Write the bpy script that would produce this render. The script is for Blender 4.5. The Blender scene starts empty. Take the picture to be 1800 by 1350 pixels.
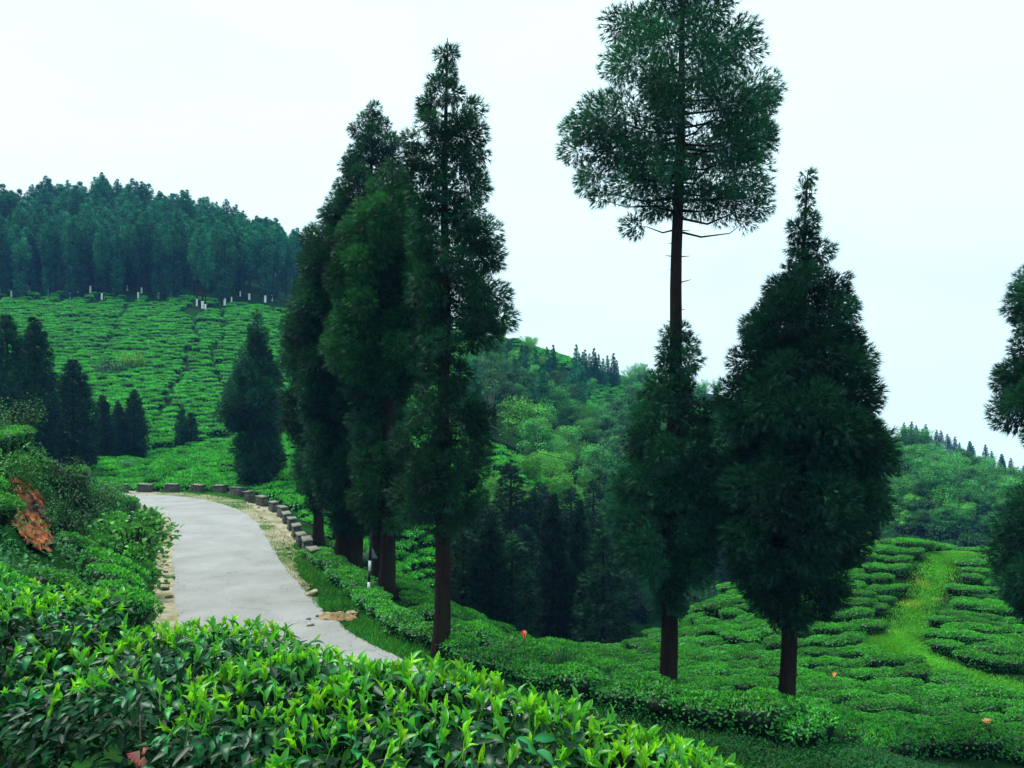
import bpy, math
import numpy as np
from math import radians, pi
rng = np.random.default_rng(7)
SC = bpy.context.scene
COL = SC.collection

# ------------------------------------------------------------------ camera, sky, sun, exposure
EYE = 6.7            # camera height above the road
F = 1400.0           # focal length in photograph pixels (1800 wide)
HZ = 700.0           # horizon row in the photograph
cd = bpy.data.cameras.new('camera'); cam = bpy.data.objects.new('camera', cd); COL.objects.link(cam)
cd.sensor_width = 36.0; cd.lens = 36.0 * F / 1800.0; cd.shift_y = (HZ - 675.0) / 1800.0
cd.clip_start = 0.05; cd.clip_end = 5000.0
cam.location = (0, 0, EYE); cam.rotation_euler = (pi / 2, 0, 0)
SC.camera = cam

SUN_EL, SUN_AZ = radians(62), radians(-62)     # azimuth from +Y (view direction) towards +X
world = bpy.data.worlds.new('World'); SC.world = world; world.use_nodes = True
wn = world.node_tree; wn.nodes.clear()
w_out = wn.nodes.new('ShaderNodeOutputWorld'); w_bg = wn.nodes.new('ShaderNodeBackground')
w_sky = wn.nodes.new('ShaderNodeTexSky'); w_sky.sky_type = 'NISHITA'; w_sky.sun_disc = False
w_sky.sun_elevation = SUN_EL; w_sky.sun_rotation = SUN_AZ; w_sky.air_density = 1.5; w_sky.dust_density = 4.0
w_tc = wn.nodes.new('ShaderNodeTexCoord'); w_no = wn.nodes.new('ShaderNodeTexNoise')
w_no.inputs['Scale'].default_value = 3.2; w_no.inputs['Detail'].default_value = 4.0; w_no.inputs['Distortion'].default_value = 0.4
w_map = wn.nodes.new('ShaderNodeMapping'); w_map.inputs['Scale'].default_value = (1, 1, 2.6)
w_cr = wn.nodes.new('ShaderNodeValToRGB')
w_cr.color_ramp.elements[0].position = 0.30; w_cr.color_ramp.elements[0].color = (3.40, 4.55, 4.9, 1)
w_cr.color_ramp.elements[1].position = 0.52; w_cr.color_ramp.elements[1].color = (3.72, 4.98, 5.0, 1)
w_mix = wn.nodes.new('ShaderNodeMix'); w_mix.data_type = 'RGBA'; w_mix.inputs['Factor'].default_value = 0.93
wn.links.new(w_tc.outputs['Generated'], w_map.inputs['Vector']); wn.links.new(w_map.outputs['Vector'], w_no.inputs['Vector'])
wn.links.new(w_no.outputs['Fac'], w_cr.inputs['Fac'])
wn.links.new(w_sky.outputs['Color'], w_mix.inputs['A']); wn.links.new(w_cr.outputs['Color'], w_mix.inputs['B'])
wn.links.new(w_mix.outputs['Result'], w_bg.inputs['Color']); wn.links.new(w_bg.outputs['Background'], w_out.inputs['Surface'])
w_bg.inputs['Strength'].default_value = 0.078

sd = bpy.data.lights.new('sun', 'SUN'); sun = bpy.data.objects.new('sun', sd); COL.objects.link(sun)
sd.energy = 1.5; sd.angle = radians(30); sd.color = (1.0, 0.97, 0.90)
sun.rotation_euler = (pi / 2 - SUN_EL, 0, -SUN_AZ + pi)     # shines down from azimuth SUN_AZ
sun.location = (0, 0, 120)
vs = SC.view_settings
vs.view_transform = 'Standard'; vs.look = 'None'; vs.gamma = 1.0; vs.use_curve_mapping = False; vs.exposure = 1.82
cy = SC.cycles
cy.max_bounces = 4; cy.diffuse_bounces = 1; cy.glossy_bounces = 1; cy.transmission_bounces = 2; cy.volume_bounces = 0
cy.transparent_max_bounces = 4; cy.caustics_reflective = False; cy.caustics_refractive = False

# ------------------------------------------------------------------ helpers
def px(x, y, d):
    """the place in the world seen at photograph pixel (x, y), d metres ahead"""
    return ((x - 900.0) / F * d, d, EYE - (y - HZ) / F * d)

def mesh(name, V, Fc, mats=(), midx=None, col=None, smooth=False):
    """V (n,3); Fc (m,3) or (m,4) integer array"""
    me = bpy.data.meshes.new(name)
    V = np.asarray(V, np.float32); Fc = np.asarray(Fc, np.int32); k = Fc.shape[1]; m = len(Fc)
    me.vertices.add(len(V)); me.vertices.foreach_set('co', V.ravel())
    me.loops.add(m * k); me.loops.foreach_set('vertex_index', Fc.ravel())
    me.polygons.add(m); me.polygons.foreach_set('loop_start', np.arange(0, m * k, k, dtype=np.int32))
    me.polygons.foreach_set('loop_total', np.full(m, k, np.int32))
    if midx is not None: me.polygons.foreach_set('material_index', np.asarray(midx, np.int32))
    if smooth: me.polygons.foreach_set('use_smooth', np.ones(m, bool))
    for mt in mats: me.materials.append(mt)
    if col is not None:
        a = me.color_attributes.new('col', 'FLOAT_COLOR', 'POINT')
        c = np.ones((len(V), 4), np.float32); c[:, :3] = col
        a.data.foreach_set('color', c.ravel())
    me.update(calc_edges=True)
    return me

def obj(name, me, parent=None, loc=None, rot=None, scl=None, **props):
    o = bpy.data.objects.new(name, me); COL.objects.link(o)
    if parent is not None: o.parent = parent
    if loc is not None: o.location = loc
    if rot is not None: o.rotation_euler = rot
    if scl is not None: o.scale = (scl,) * 3 if np.isscalar(scl) else scl
    for k, v in props.items(): o[k] = v
    return o

def thing(name, label, cat, loc=(0, 0, 0), rot=None, scl=None, group=None):
    o = obj(name, None, None, loc, rot, scl, label=label, category=cat)
    o.empty_display_size = 0.2
    if group: o['group'] = group
    return o

def join(parts):
    """parts: list of (V, F, C); triangles and quads kept apart by padding is avoided: all F must have equal width"""
    vs_, fs_, cs_, ms_, n = [], [], [], [], 0
    for p in parts:
        V, Fc, C = p[:3]
        vs_.append(V); fs_.append(Fc + n); cs_.append(np.broadcast_to(C, (len(V), 3))); n += len(V)
        ms_.append(np.full(len(Fc), p[3] if len(p) > 3 else 0))
    return np.concatenate(vs_), np.concatenate(fs_), np.concatenate(cs_), np.concatenate(ms_)

def unit(a): return a / np.maximum(np.linalg.norm(a, axis=-1, keepdims=True), 1e-9)

def rand_unit(n, r=rng):
    return unit(r.normal(size=(n, 3)))

def perp(D, r=rng):
    """a random unit vector perpendicular to each D"""
    return unit(np.cross(D, rand_unit(len(D), r)))

def sprigs(P, D, L, W, C, spread=0.55, r=rng):
    """feathery twig: three narrow blades fanning from P along D"""
    n = len(P); S = perp(D, r); N = np.cross(D, S)
    L = np.broadcast_to(L, n)[:, None]; W = np.broadcast_to(W, n)[:, None]
    out = []
    for k, a in enumerate((0.0, spread, -spread)):
        d = unit(D * math.cos(a) + S * math.sin(a) + N * 0.12 * (k - 1))
        s = unit(np.cross(N, d))
        l = L * (1.0 if k == 0 else 0.72)
        b = P + D * L * (0.0 if k == 0 else 0.15)
        out.append(np.stack([b - s * W * 0.5, b + s * W * 0.5, b + d * l], 1))
    V = np.stack(out, 1).reshape(-1, 3)
    Fc = np.arange(n * 9).reshape(-1, 3)
    c = np.repeat(np.broadcast_to(C, (n, 3)), 9, 0)
    return V, Fc, c

def leaves(P, D, L, W, C, N=None, fold=0.18, r=rng):
    """folded diamond leaves, two triangles each"""
    n = len(P)
    if N is None: S = perp(D, r)
    else: S = unit(np.cross(D, N + 0.35 * rand_unit(n, r)))
    Nn = np.cross(S, D)
    L = np.broadcast_to(L, n)[:, None]; W = np.broadcast_to(W, n)[:, None]
    mid = P + D * L * 0.45
    V = np.stack([P, mid + S * W * 0.5 + Nn * W * fold, P + D * L - Nn * L * 0.12, mid - S * W * 0.5 + Nn * W * fold], 1).reshape(-1, 3)
    i = np.arange(n)[:, None] * 4
    Fc = np.concatenate([i + [0, 1, 2], i + [0, 2, 3]], 1).reshape(-1, 3)
    return V, Fc, np.repeat(np.broadcast_to(C, (n, 3)), 4, 0)

def tube(pts, radii, n=8, twist=0.0, rough=0.0, r=rng, caps=False):
    """tapered tube of triangles along pts"""
    pts = np.asarray(pts, float); radii = np.asarray(radii, float); m = len(pts)
    T = unit(np.gradient(pts, axis=0)); up = np.where(np.abs(T[:, 2:3]) > 0.9, [[0., 1, 0]], [[0., 0, 1]])
    A = unit(np.cross(T, up)); B = np.cross(T, A)
    th = np.linspace(0, 2 * pi, n, endpoint=False)
    rr = radii[:, None] * (1 + rough * r.normal(size=(m, n)))
    V = pts[:, None] + rr[..., None] * (np.cos(th)[None, :, None] * A[:, None] + np.sin(th)[None, :, None] * B[:, None])
    V = V.reshape(-1, 3)
    i, j = np.meshgrid(np.arange(m - 1), np.arange(n), indexing='ij'); j2 = (j + 1) % n
    a, b, c, d = i * n + j, i * n + j2, (i + 1) * n + j2, (i + 1) * n + j
    Fc = np.concatenate([np.stack([a, b, c], -1).reshape(-1, 3), np.stack([a, c, d], -1).reshape(-1, 3)])
    if caps:
        V = np.concatenate([V, pts[:1], pts[-1:]]); e0, e1 = m * n, m * n + 1
        k = np.arange(n); k2 = (k + 1) % n
        Fc = np.concatenate([Fc, np.stack([np.full(n, e0), k2, k], 1), np.stack([np.full(n, e1), (m - 1) * n + k, (m - 1) * n + k2], 1)])
    return V, Fc, np.full((len(V), 3), 0.5)

def box(x0, x1, y0, y1, z0, z1, taper=0.0, jit=0.0, r=rng, nx=1, ny=1, nz=1):
    """a closed block of triangles with subdivided faces that can be roughened"""
    g = np.array([[x, y, z] for z in np.linspace(0, 1, nz + 1) for y in np.linspace(0, 1, ny + 1) for x in np.linspace(0, 1, nx + 1)])
    idx = lambda i, j, k: (k * (ny + 1) + j) * (nx + 1) + i
    q = []
    for i in range(nx):
        for j in range(ny):
            q += [(idx(i, j, 0), idx(i, j + 1, 0), idx(i + 1, j + 1, 0), idx(i + 1, j, 0)), (idx(i, j, nz), idx(i + 1, j, nz), idx(i + 1, j + 1, nz), idx(i, j + 1, nz))]
    for i in range(nx):
        for k in range(nz):
            q += [(idx(i, 0, k), idx(i + 1, 0, k), idx(i + 1, 0, k + 1), idx(i, 0, k + 1)), (idx(i, ny, k), idx(i, ny, k + 1), idx(i + 1, ny, k + 1), idx(i + 1, ny, k))]
    for j in range(ny):
        for k in range(nz):
            q += [(idx(0, j, k), idx(0, j, k + 1), idx(0, j + 1, k + 1), idx(0, j + 1, k)), (idx(nx, j, k), idx(nx, j + 1, k), idx(nx, j + 1, k + 1), idx(nx, j, k + 1))]
    q = np.array(q); Fc = np.concatenate([q[:, [0, 1, 2]], q[:, [0, 2, 3]]])
    V = g * [x1 - x0, y1 - y0, z1 - z0] + [x0, y0, z0]
    cx, cy_ = (x0 + x1) / 2, (y0 + y1) / 2
    s = 1 - taper * g[:, 2:3]
    V[:, :2] = (V[:, :2] - [cx, cy_]) * s + [cx, cy_]
    if jit: V = V + r.normal(size=V.shape) * jit
    used = np.unique(Fc); mp = -np.ones(len(V), int); mp[used] = np.arange(len(used))
    return V[used], mp[Fc], np.full((len(used), 3), 0.5)

_nz = np.random.default_rng(3)
_K = _nz.normal(size=(24, 2)); _PH = _nz.uniform(0, 2 * pi, 24)
def wob(x, y, s=1.0, o=0):
    """smooth value noise about -1..1 in the plane"""
    k = _K[o:o + 8] if o + 8 <= 24 else _K[:8]; ph = _PH[o:o + 8] if o + 8 <= 24 else _PH[:8]
    v = 0
    for i in range(len(k)): v = v + np.sin((k[i, 0] * x + k[i, 1] * y) * s + ph[i])
    return v / 4.0

# ------------------------------------------------------------------ materials
def new_mat(name):
    m = bpy.data.materials.new(name); m.use_nodes = True; nt = m.node_tree; nt.nodes.clear()
    out = nt.nodes.new('ShaderNodeOutputMaterial')
    return m, nt, out

def leaf_mat(name, gloss=0.5, trans=0.25, spec=0.35, var=0.35, tint=(1, 1, 1)):
    """foliage: colour from the leaf itself, varied from plant to plant, a little light passing through"""
    m, nt, out = new_mat(name); L = nt.links.new; N = nt.nodes.new
    at = N('ShaderNodeAttribute'); at.attribute_name = 'col'
    oi = N('ShaderNodeObjectInfo'); mr = N('ShaderNodeMapRange'); mr.inputs['To Min'].default_value = 1 - var; mr.inputs['To Max'].default_value = 1 + var
    L(oi.outputs['Random'], mr.inputs['Value'])
    ge = N('ShaderNodeNewGeometry'); mr2 = N('ShaderNodeMapRange'); mr2.inputs['To Min'].default_value = 0.75; mr2.inputs['To Max'].default_value = 1.25
    L(ge.outputs['Random Per Island'], mr2.inputs['Value'])
    mu = N('ShaderNodeMath'); mu.operation = 'MULTIPLY'; L(mr.outputs['Result'], mu.inputs[0]); L(mr2.outputs['Result'], mu.inputs[1])
    vm = N('ShaderNodeVectorMath'); vm.operation = 'SCALE'; L(at.outputs['Color'], vm.inputs[0]); L(mu.outputs['Value'], vm.inputs['Scale'])
    pb = N('ShaderNodeBsdfPrincipled'); pb.inputs['Roughness'].default_value = gloss; pb.inputs['Specular IOR Level'].default_value = spec
    L(vm.outputs['Vector'], pb.inputs['Base Color'])
    if trans > 0:
        tr = N('ShaderNodeBsdfTranslucent'); mx = N('ShaderNodeMixShader'); mx.inputs['Fac'].default_value = trans
        t2 = N('ShaderNodeVectorMath'); t2.operation = 'MULTIPLY'; t2.inputs[1].default_value = (1.5, 1.4, 0.7); L(vm.outputs['Vector'], t2.inputs[0])
        L(t2.outputs['Vector'], tr.inputs['Color']); L(pb.outputs['BSDF'], mx.inputs[1]); L(tr.outputs['BSDF'], mx.inputs[2]); L(mx.outputs['Shader'], out.inputs['Surface'])
    else: L(pb.outputs['BSDF'], out.inputs['Surface'])
    return m

def rough_mat(name, c1, c2, scale=6.0, rough=0.85, bump=0.3, stretch=(1, 1, 1), c3=None, scale2=0.6, spec=0.25, detail=6.0, dist=0.02, mapping='Object'):
    """two or three colours broken up by noise, with relief"""
    m, nt, out = new_mat(name); L = nt.links.new; N = nt.nodes.new
    tc = N('ShaderNodeTexCoord'); mp = N('ShaderNodeMapping'); mp.inputs['Scale'].default_value = stretch; L(tc.outputs[mapping], mp.inputs['Vector'])
    no = N('ShaderNodeTexNoise'); no.inputs['Scale'].default_value = scale; no.inputs['Detail'].default_value = detail; no.inputs['Roughness'].default_value = 0.65
    L(mp.outputs['Vector'], no.inputs['Vector'])
    cr = N('ShaderNodeValToRGB'); cr.color_ramp.elements[0].position = 0.35; cr.color_ramp.elements[1].position = 0.65
    cr.color_ramp.elements[0].color = (*c1, 1); cr.color_ramp.elements[1].color = (*c2, 1); L(no.outputs['Fac'], cr.inputs['Fac'])
    colour = cr.outputs['Color']
    if c3 is not None:
        n2 = N('ShaderNodeTexNoise'); n2.inputs['Scale'].default_value = scale2; n2.inputs['Detail'].default_value = 4.0; L(mp.outputs['Vector'], n2.inputs['Vector'])
        r2 = N('ShaderNodeValToRGB'); r2.color_ramp.elements[0].position = 0.48; r2.color_ramp.elements[1].position = 0.62; L(n2.outputs['Fac'], r2.inputs['Fac'])
        mx = N('ShaderNodeMix'); mx.data_type = 'RGBA'; L(r2.outputs['Color'], mx.inputs['Factor']); L(colour, mx.inputs['A']); mx.inputs['B'].default_value = (*c3, 1)
        colour = mx.outputs['Result']
    pb = N('ShaderNodeBsdfPrincipled'); pb.inputs['Roughness'].default_value = rough; pb.inputs['Specular IOR Level'].default_value = spec
    L(colour, pb.inputs['Base Color'])
    if bump:
        bp = N('ShaderNodeBump'); bp.inputs['Strength'].default_value = bump; bp.inputs['Distance'].default_value = dist
        L(no.outputs['Fac'], bp.inputs['Height']); L(bp.outputs['Normal'], pb.inputs['Normal'])
    L(pb.outputs['BSDF'], out.inputs['Surface'])
    return m

M_CON = leaf_mat('conifer_foliage', 0.6, 0.22, 0.15, 0.15)
M_CONF = leaf_mat('far_conifer_foliage', 0.7, 0.15, 0.1, 0.42)
M_BROAD = leaf_mat('broadleaf_foliage', 0.55, 0.25, 0.2, 0.35)
M_TEA = leaf_mat('tea_leaf', 0.45, 0.22, 0.35, 0.28)
M_TEAF = leaf_mat('far_tea_leaf', 0.6, 0.15, 0.2, 0.30)
M_FG = leaf_mat('near_tea_leaf', 0.36, 0.20, 0.22, 0.35)
M_YOUNG = leaf_mat('young_tea_leaf', 0.35, 0.38, 0.4, 0.25)
M_GRASS = leaf_mat('grass_blade', 0.6, 0.3, 0.2, 0.0)
M_BARK = rough_mat('bark', (0.006, 0.0045, 0.004), (0.028, 0.017, 0.012), 5.0, 0.95, 0.9, (6, 6, 0.7), c3=(0.022, 0.020, 0.011), scale2=0.5, dist=0.03, spec=0.1)
M_TWIG = rough_mat('twig', (0.05, 0.04, 0.02), (0.16, 0.12, 0.07), 20, 0.9, 0.3, (1, 1, 1))
M_LIME = rough_mat('lime_wash', (0.72, 0.73, 0.72), (0.82, 0.82, 0.8), 4, 0.9, 0.1)
M_SOIL = rough_mat('soil', (0.005, 0.022, 0.007), (0.014, 0.060, 0.012), 2.3, 0.95, 0.6, c3=(0.012, 0.018, 0.007), scale2=0.35, dist=0.08, spec=0.0)
M_RED = rough_mat('red_earth', (0.10, 0.022, 0.008), (0.40, 0.12, 0.025), 7, 0.95, 0.8, (1, 1, 1), c3=(0.06, 0.018, 0.008), scale2=1.3, dist=0.06)
M_STONE = rough_mat('weathered_stone', (0.030, 0.033, 0.030), (0.13, 0.13, 0.12), 9, 0.95, 0.8, c3=(0.05, 0.06, 0.035), scale2=3, dist=0.03)
M_CAP = rough_mat('stone_cap', (0.10, 0.10, 0.09), (0.24, 0.235, 0.21), 9, 0.9, 0.5, c3=(0.10, 0.11, 0.07), scale2=4, dist=0.02)
M_ROCK = rough_mat('pale_rock', (0.20, 0.175, 0.125), (0.42, 0.39, 0.31), 7, 0.9, 0.5, c3=(0.16, 0.15, 0.07), scale2=2)
M_SAND = rough_mat('sandy_earth', (0.19, 0.155, 0.105), (0.34, 0.295, 0.215), 3, 0.95, 0.6, c3=(0.13, 0.15, 0.06), scale2=0.8, dist=0.04)
M_CONC = rough_mat('mossy_concrete', (0.20, 0.18, 0.115), (0.36, 0.33, 0.24), 5, 0.95, 0.5, c3=(0.15, 0.16, 0.06), scale2=1.2, dist=0.03)
M_WHITE = rough_mat('white_paint', (0.72, 0.73, 0.73), (0.82, 0.82, 0.82), 8, 0.5, 0.05)
M_BLACK = rough_mat('black_paint', (0.012, 0.012, 0.014), (0.02, 0.02, 0.022), 8, 0.5, 0.05)
M_TIN = rough_mat('sign_back', (0.10, 0.15, 0.13), (0.20, 0.26, 0.23), 10, 0.55, 0.05)
M_WIRE = rough_mat('wire', (0.02, 0.02, 0.02), (0.03, 0.03, 0.03), 8, 0.6, 0.0)

def asphalt():
    m, nt, out = new_mat('asphalt'); L = nt.links.new; N = nt.nodes.new
    tc = N('ShaderNodeTexCoord')
    n1 = N('ShaderNodeTexNoise'); n1.inputs['Scale'].default_value = 28; n1.inputs['Detail'].default_value = 4; L(tc.outputs['Object'], n1.inputs['Vector'])
    n2 = N('ShaderNodeTexNoise'); n2.inputs['Scale'].default_value = 0.55; n2.inputs['Detail'].default_value = 5; n2.inputs['Roughness'].default_value = 0.6; L(tc.outputs['Object'], n2.inputs['Vector'])
    c1 = N('ShaderNodeValToRGB'); c1.color_ramp.elements[0].position = 0.25; c1.color_ramp.elements[1].position = 0.75
    c1.color_ramp.elements[0].color = (0.165, 0.170, 0.168, 1); c1.color_ramp.elements[1].color = (0.330, 0.338, 0.336, 1); L(n1.outputs['Fac'], c1.inputs['Fac'])
    c2 = N('ShaderNodeValToRGB'); c2.color_ramp.elements[0].position = 0.30; c2.color_ramp.elements[1].position = 0.72
    c2.color_ramp.elements[0].color = (0.72, 0.71, 0.68, 1); c2.color_ramp.elements[1].color = (1.06, 1.06, 1.07, 1); L(n2.outputs['Fac'], c2.inputs['Fac'])
    mx = N('ShaderNodeMix'); mx.data_type = 'RGBA'; mx.blend_type = 'MULTIPLY'; mx.inputs['Factor'].default_value = 1; L(c1.outputs['Color'], mx.inputs['A']); L(c2.outputs['Color'], mx.inputs['B'])
    # hairline cracks
    vo = N('ShaderNodeTexVoronoi'); vo.feature = 'DISTANCE_TO_EDGE'; vo.inputs['Scale'].default_value = 0.45
    nd = N('ShaderNodeTexNoise'); nd.inputs['Scale'].default_value = 1.6; nd.inputs['Detail'].default_value = 5; L(tc.outputs['Object'], nd.inputs['Vector'])
    va = N('ShaderNodeVectorMath'); va.operation = 'ADD'; L(tc.outputs['Object'], va.inputs[0]); L(nd.outputs['Color'], va.inputs[1]); L(va.outputs['Vector'], vo.inputs['Vector'])
    c3 = N('ShaderNodeValToRGB'); c3.color_ramp.elements[0].position = 0.0; c3.color_ramp.elements[1].position = 0.010
    c3.color_ramp.elements[0].color = (0.45, 0.45, 0.44, 1); c3.color_ramp.elements[1].color = (1, 1, 1, 1); L(vo.outputs['Distance'], c3.inputs['Fac'])
    m2 = N('ShaderNodeMix'); m2.data_type = 'RGBA'; m2.blend_type = 'MULTIPLY'; m2.inputs['Factor'].default_value = 0.6; L(mx.outputs['Result'], m2.inputs['A']); L(c3.outputs['Color'], m2.inputs['B'])
    pb = N('ShaderNodeBsdfPrincipled'); pb.inputs['Roughness'].default_value = 0.72; pb.inputs['Specular IOR Level'].default_value = 0.4
    L(m2.outputs['Result'], pb.inputs['Base Color'])
    bp = N('ShaderNodeBump'); bp.inputs['Strength'].default_value = 0.35; bp.inputs['Distance'].default_value = 0.01; L(n1.outputs['Fac'], bp.inputs['Height']); L(bp.outputs['Normal'], pb.inputs['Normal'])
    L(pb.outputs['BSDF'], out.inputs['Surface'])
    return m
M_ROAD = asphalt()

# ------------------------------------------------------------------ terrain
ROAD = np.array([(-62, 44), (-48, 49), (-38, 52.6), (-30, 54.0), (-25.5, 53.2), (-21.6, 50.8), (-18.3, 46.8), (-15.6, 42), (-13.3, 36.5), (-11.4, 32), (-9.4, 27.5), (-7.6, 23.8), (-5.4, 20.3), (-2.2, 16.9), (1.8, 13.4), (6.5, 10.0), (12, 6.2), (20, 1.5)], float)
def smooth_line(P, n):
    P = np.asarray(P, float); m = len(P); t = np.linspace(0, m - 1, n); i = np.clip(t.astype(int), 0, m - 2); u = (t - i)[:, None]
    p0, p1, p2, p3 = P[np.maximum(i - 1, 0)], P[i], P[i + 1], P[np.minimum(i + 2, m - 1)]
    return 0.5 * (2 * p1 + (p2 - p0) * u + (2 * p0 - 5 * p1 + 4 * p2 - p3) * u ** 2 + (3 * p1 - p0 - 3 * p2 + p3) * u ** 3)
RL = smooth_line(ROAD, 260)
RT = unit(np.gradient(RL, axis=0)); RN = np.stack([-RT[:, 1], RT[:, 0]], 1)      # RN points to the outer (valley) side
def road_dist(x, y):
    """signed distance from the road's middle, positive on the valley side"""
    x = np.atleast_1d(np.asarray(x, float)); y = np.atleast_1d(np.asarray(y, float)); out = np.empty(len(x))
    for s in range(0, len(x), 20000):
        dx = x[s:s + 20000, None] - RL[None, :, 0]; dy = y[s:s + 20000, None] - RL[None, :, 1]
        d2 = dx * dx + dy * dy; k = d2.argmin(1); ar = np.arange(len(k))
        sg = np.sign(dx[ar, k] * RN[k, 0] + dy[ar, k] * RN[k, 1]); out[s:s + 20000] = np.sqrt(d2[ar, k]) * np.where(sg == 0, 1, sg)
    return out
def g_(x, y, d, h=0.7):
    p = px(x, y, d); return (p[0], p[1], p[2] - h)
CTRL = [(x, y, 0.0) for x, y in ROAD] + [
    # the bank the camera stands on
    (0, -6, 5.3), (0, 0, 4.95), (-4, 0, 5.1), (3, 0, 4.6), (-2.6, 3.8, 4.55), (-0.8, 2.9, 4.6), (0.4, 2.2, 4.6), (-3.4, 5.6, 4.2), (0, 5, 3.5), (3, 4, 3.2), (-1, 9, 1.7), (2.5, 8, 1.3), (-4, 10, 2.2), (-5.5, 14, 1.0), (-9, 6, 5.0), (-20, 0, 9), (-45, 10, 16), (10, -4, 3.0),
    # the bank inside the bend
    g_(0, 960, 11, .6), g_(100, 1000, 13, .6), g_(200, 1050, 15, .6), g_(60, 930, 17, .4), g_(0, 800, 19, .6), g_(0, 728, 24, .6), g_(100, 775, 27, .6), g_(160, 830, 33, .8), g_(200, 872, 42, .8), g_(190, 940, 25, .6), g_(255, 905, 34, .6), (-14.2, 29, 1.3), (-12.4, 25, 1.0), (-11, 21, 1.0), (-24, 30, 7.5), (-34, 36, 7), (-30, 20, 10), (-24, 44, 2.0), (-40, 46, 2.0),
    # verge and slope beyond the road
    g_(560, 945, 36, 0), g_(603, 1000, 31, 0), g_(625, 1010, 30.5, 0.1), g_(675, 1047, 27, 0), g_(775, 1145, 20.6, 0), (-1.2, 20.2, 0.0), (-8, 34, 0.0), (-3.5, 25.5, 0.0), (2.2, 18.2, -0.35), (6, 15.8, -0.65), (10, 13.4, -0.85), (16, 9, -0.8),
    g_(690, 1012, 33), g_(760, 1048, 31), g_(800, 1070, 30), g_(920, 1125, 29), g_(1000, 1138, 29.5), g_(1060, 1142, 30.5), g_(1150, 1112, 32), g_(1240, 1045, 34), g_(1320, 990, 36), g_(1450, 948, 38), g_(1560, 928, 39.5), g_(1680, 937, 40), g_(1780, 948, 41), g_(1950, 975, 41), g_(2150, 1040, 38),
    g_(800, 1130, 24), g_(950, 1170, 22.5), g_(1100, 1200, 22), g_(1300, 1240, 20.5), g_(1500, 1260, 19.5), g_(1750, 1280, 19), g_(2000, 1300, 18.5), g_(1200, 1150, 26), g_(1400, 1170, 25.5), g_(1600, 1180, 25), g_(1790, 1190, 25), g_(2050, 1180, 25), g_(1400, 1080, 30), g_(1600, 1080, 30.5), g_(1790, 1080, 31), g_(1500, 1000, 35), g_(1650, 1000, 35.5), g_(1790, 1010, 36),
    # the ravine beyond
    (-2, 42, -7), (5, 38, -7.5), (10, 41, -8.0), (16, 46, -7), (24, 49, -6.5), (34, 52, -6.5), (2, 50, -12), (12, 58, -14), (28, 66, -15), (45, 62, -13), (60, 45, -9), (4, 64, -10), (14, 80, -13), (40, 90, -17), (70, 80, -18),
    # tea slopes behind the road bend
    g_(210, 852, 60), g_(300, 846, 62), g_(200, 802, 76), g_(420, 766, 85), g_(400, 830, 65), g_(250, 803, 77), g_(505, 868, 52), g_(520, 850, 55), g_(520, 780, 70), g_(545, 915, 42), (-45, 62, 2), (-70, 80, 8), g_(640, 860, 52), g_(700, 820, 60),
    g_(420, 742, 90), g_(250, 772, 85), g_(300, 650, 110), g_(100, 650, 108), g_(-100, 650, 108), g_(450, 650, 112), g_(300, 560, 135), g_(100, 560, 132), g_(-100, 560, 132), g_(480, 560, 135), g_(250, 522, 150), g_(0, 520, 148), g_(-120, 515, 148), g_(400, 532, 146), g_(510, 545, 143), g_(600, 600, 130), g_(710, 715, 95), g_(620, 700, 100), g_(700, 620, 140),
    g_(860, 778, 75), g_(950, 838, 71), g_(870, 872, 62), g_(850, 822, 68),
    # the wooded hill top
    g_(100, 470, 172, 0), g_(250, 460, 175, 0), g_(400, 485, 168, 0), g_(510, 530, 165, 0), g_(0, 425, 205, 0), g_(100, 412, 212, 0), g_(210, 408, 212, 0), g_(300, 428, 208, 0), g_(400, 468, 198, 0), g_(500, 512, 188, 0), g_(600, 560, 185, 0), (-150, 260, 50), (-60, 270, 40), (-200, 210, 55), (-20, 250, 25), (-220, 120, 40),
    # the spur in the middle distance
    g_(890, 592, 165, 0), g_(1000, 635, 180, 0), g_(1050, 715, 150, 0.5), g_(1100, 692, 165, 0.5), g_(1000, 690, 158, 0.5), g_(1110, 672, 200, 0), g_(1240, 690, 230, 0), g_(900, 690, 135, 0), g_(830, 740, 100, 0), g_(960, 770, 108, 0), g_(1060, 800, 108, 0), g_(1000, 850, 85, 0), g_(800, 600, 165, 0), g_(720, 560, 185, 0), g_(1150, 790, 120, 0), g_(1300, 800, 130, 0), (60, 300, 0), (0, 320, 10),
    # wooded slope on the right
    g_(1540, 800, 125, 0), g_(1620, 818, 130, 0), g_(1700, 850, 128, 0), g_(1780, 880, 125, 0), g_(1600, 900, 92, 0), g_(1750, 925, 90, 0), g_(1850, 950, 88, 0), g_(1560, 800, 160, 0), g_(1800, 890, 160, 0), g_(1400, 770, 150, 0), g_(1950, 930, 120, 0), g_(2200, 960, 120, 0),
    g_(1560, 772, 225, 0), g_(1650, 793, 228, 0), g_(1740, 832, 230, 0), g_(1820, 872, 230, 0), g_(1950, 930, 235, 0), (150, 330, -60), (250, 250, -60), (330, 400, -110), (100, 450, -60), (-100, 450, 20), (-420, 300, 60), (-300, 480, 30), (420, 100, -60), (300, 0, -30), (60, -20, -3), (420, 520, -120), (-420, -20, 40), (-420, 520, 30), (0, 520, -40),
]
CT = np.array(CTRL, float)
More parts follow.
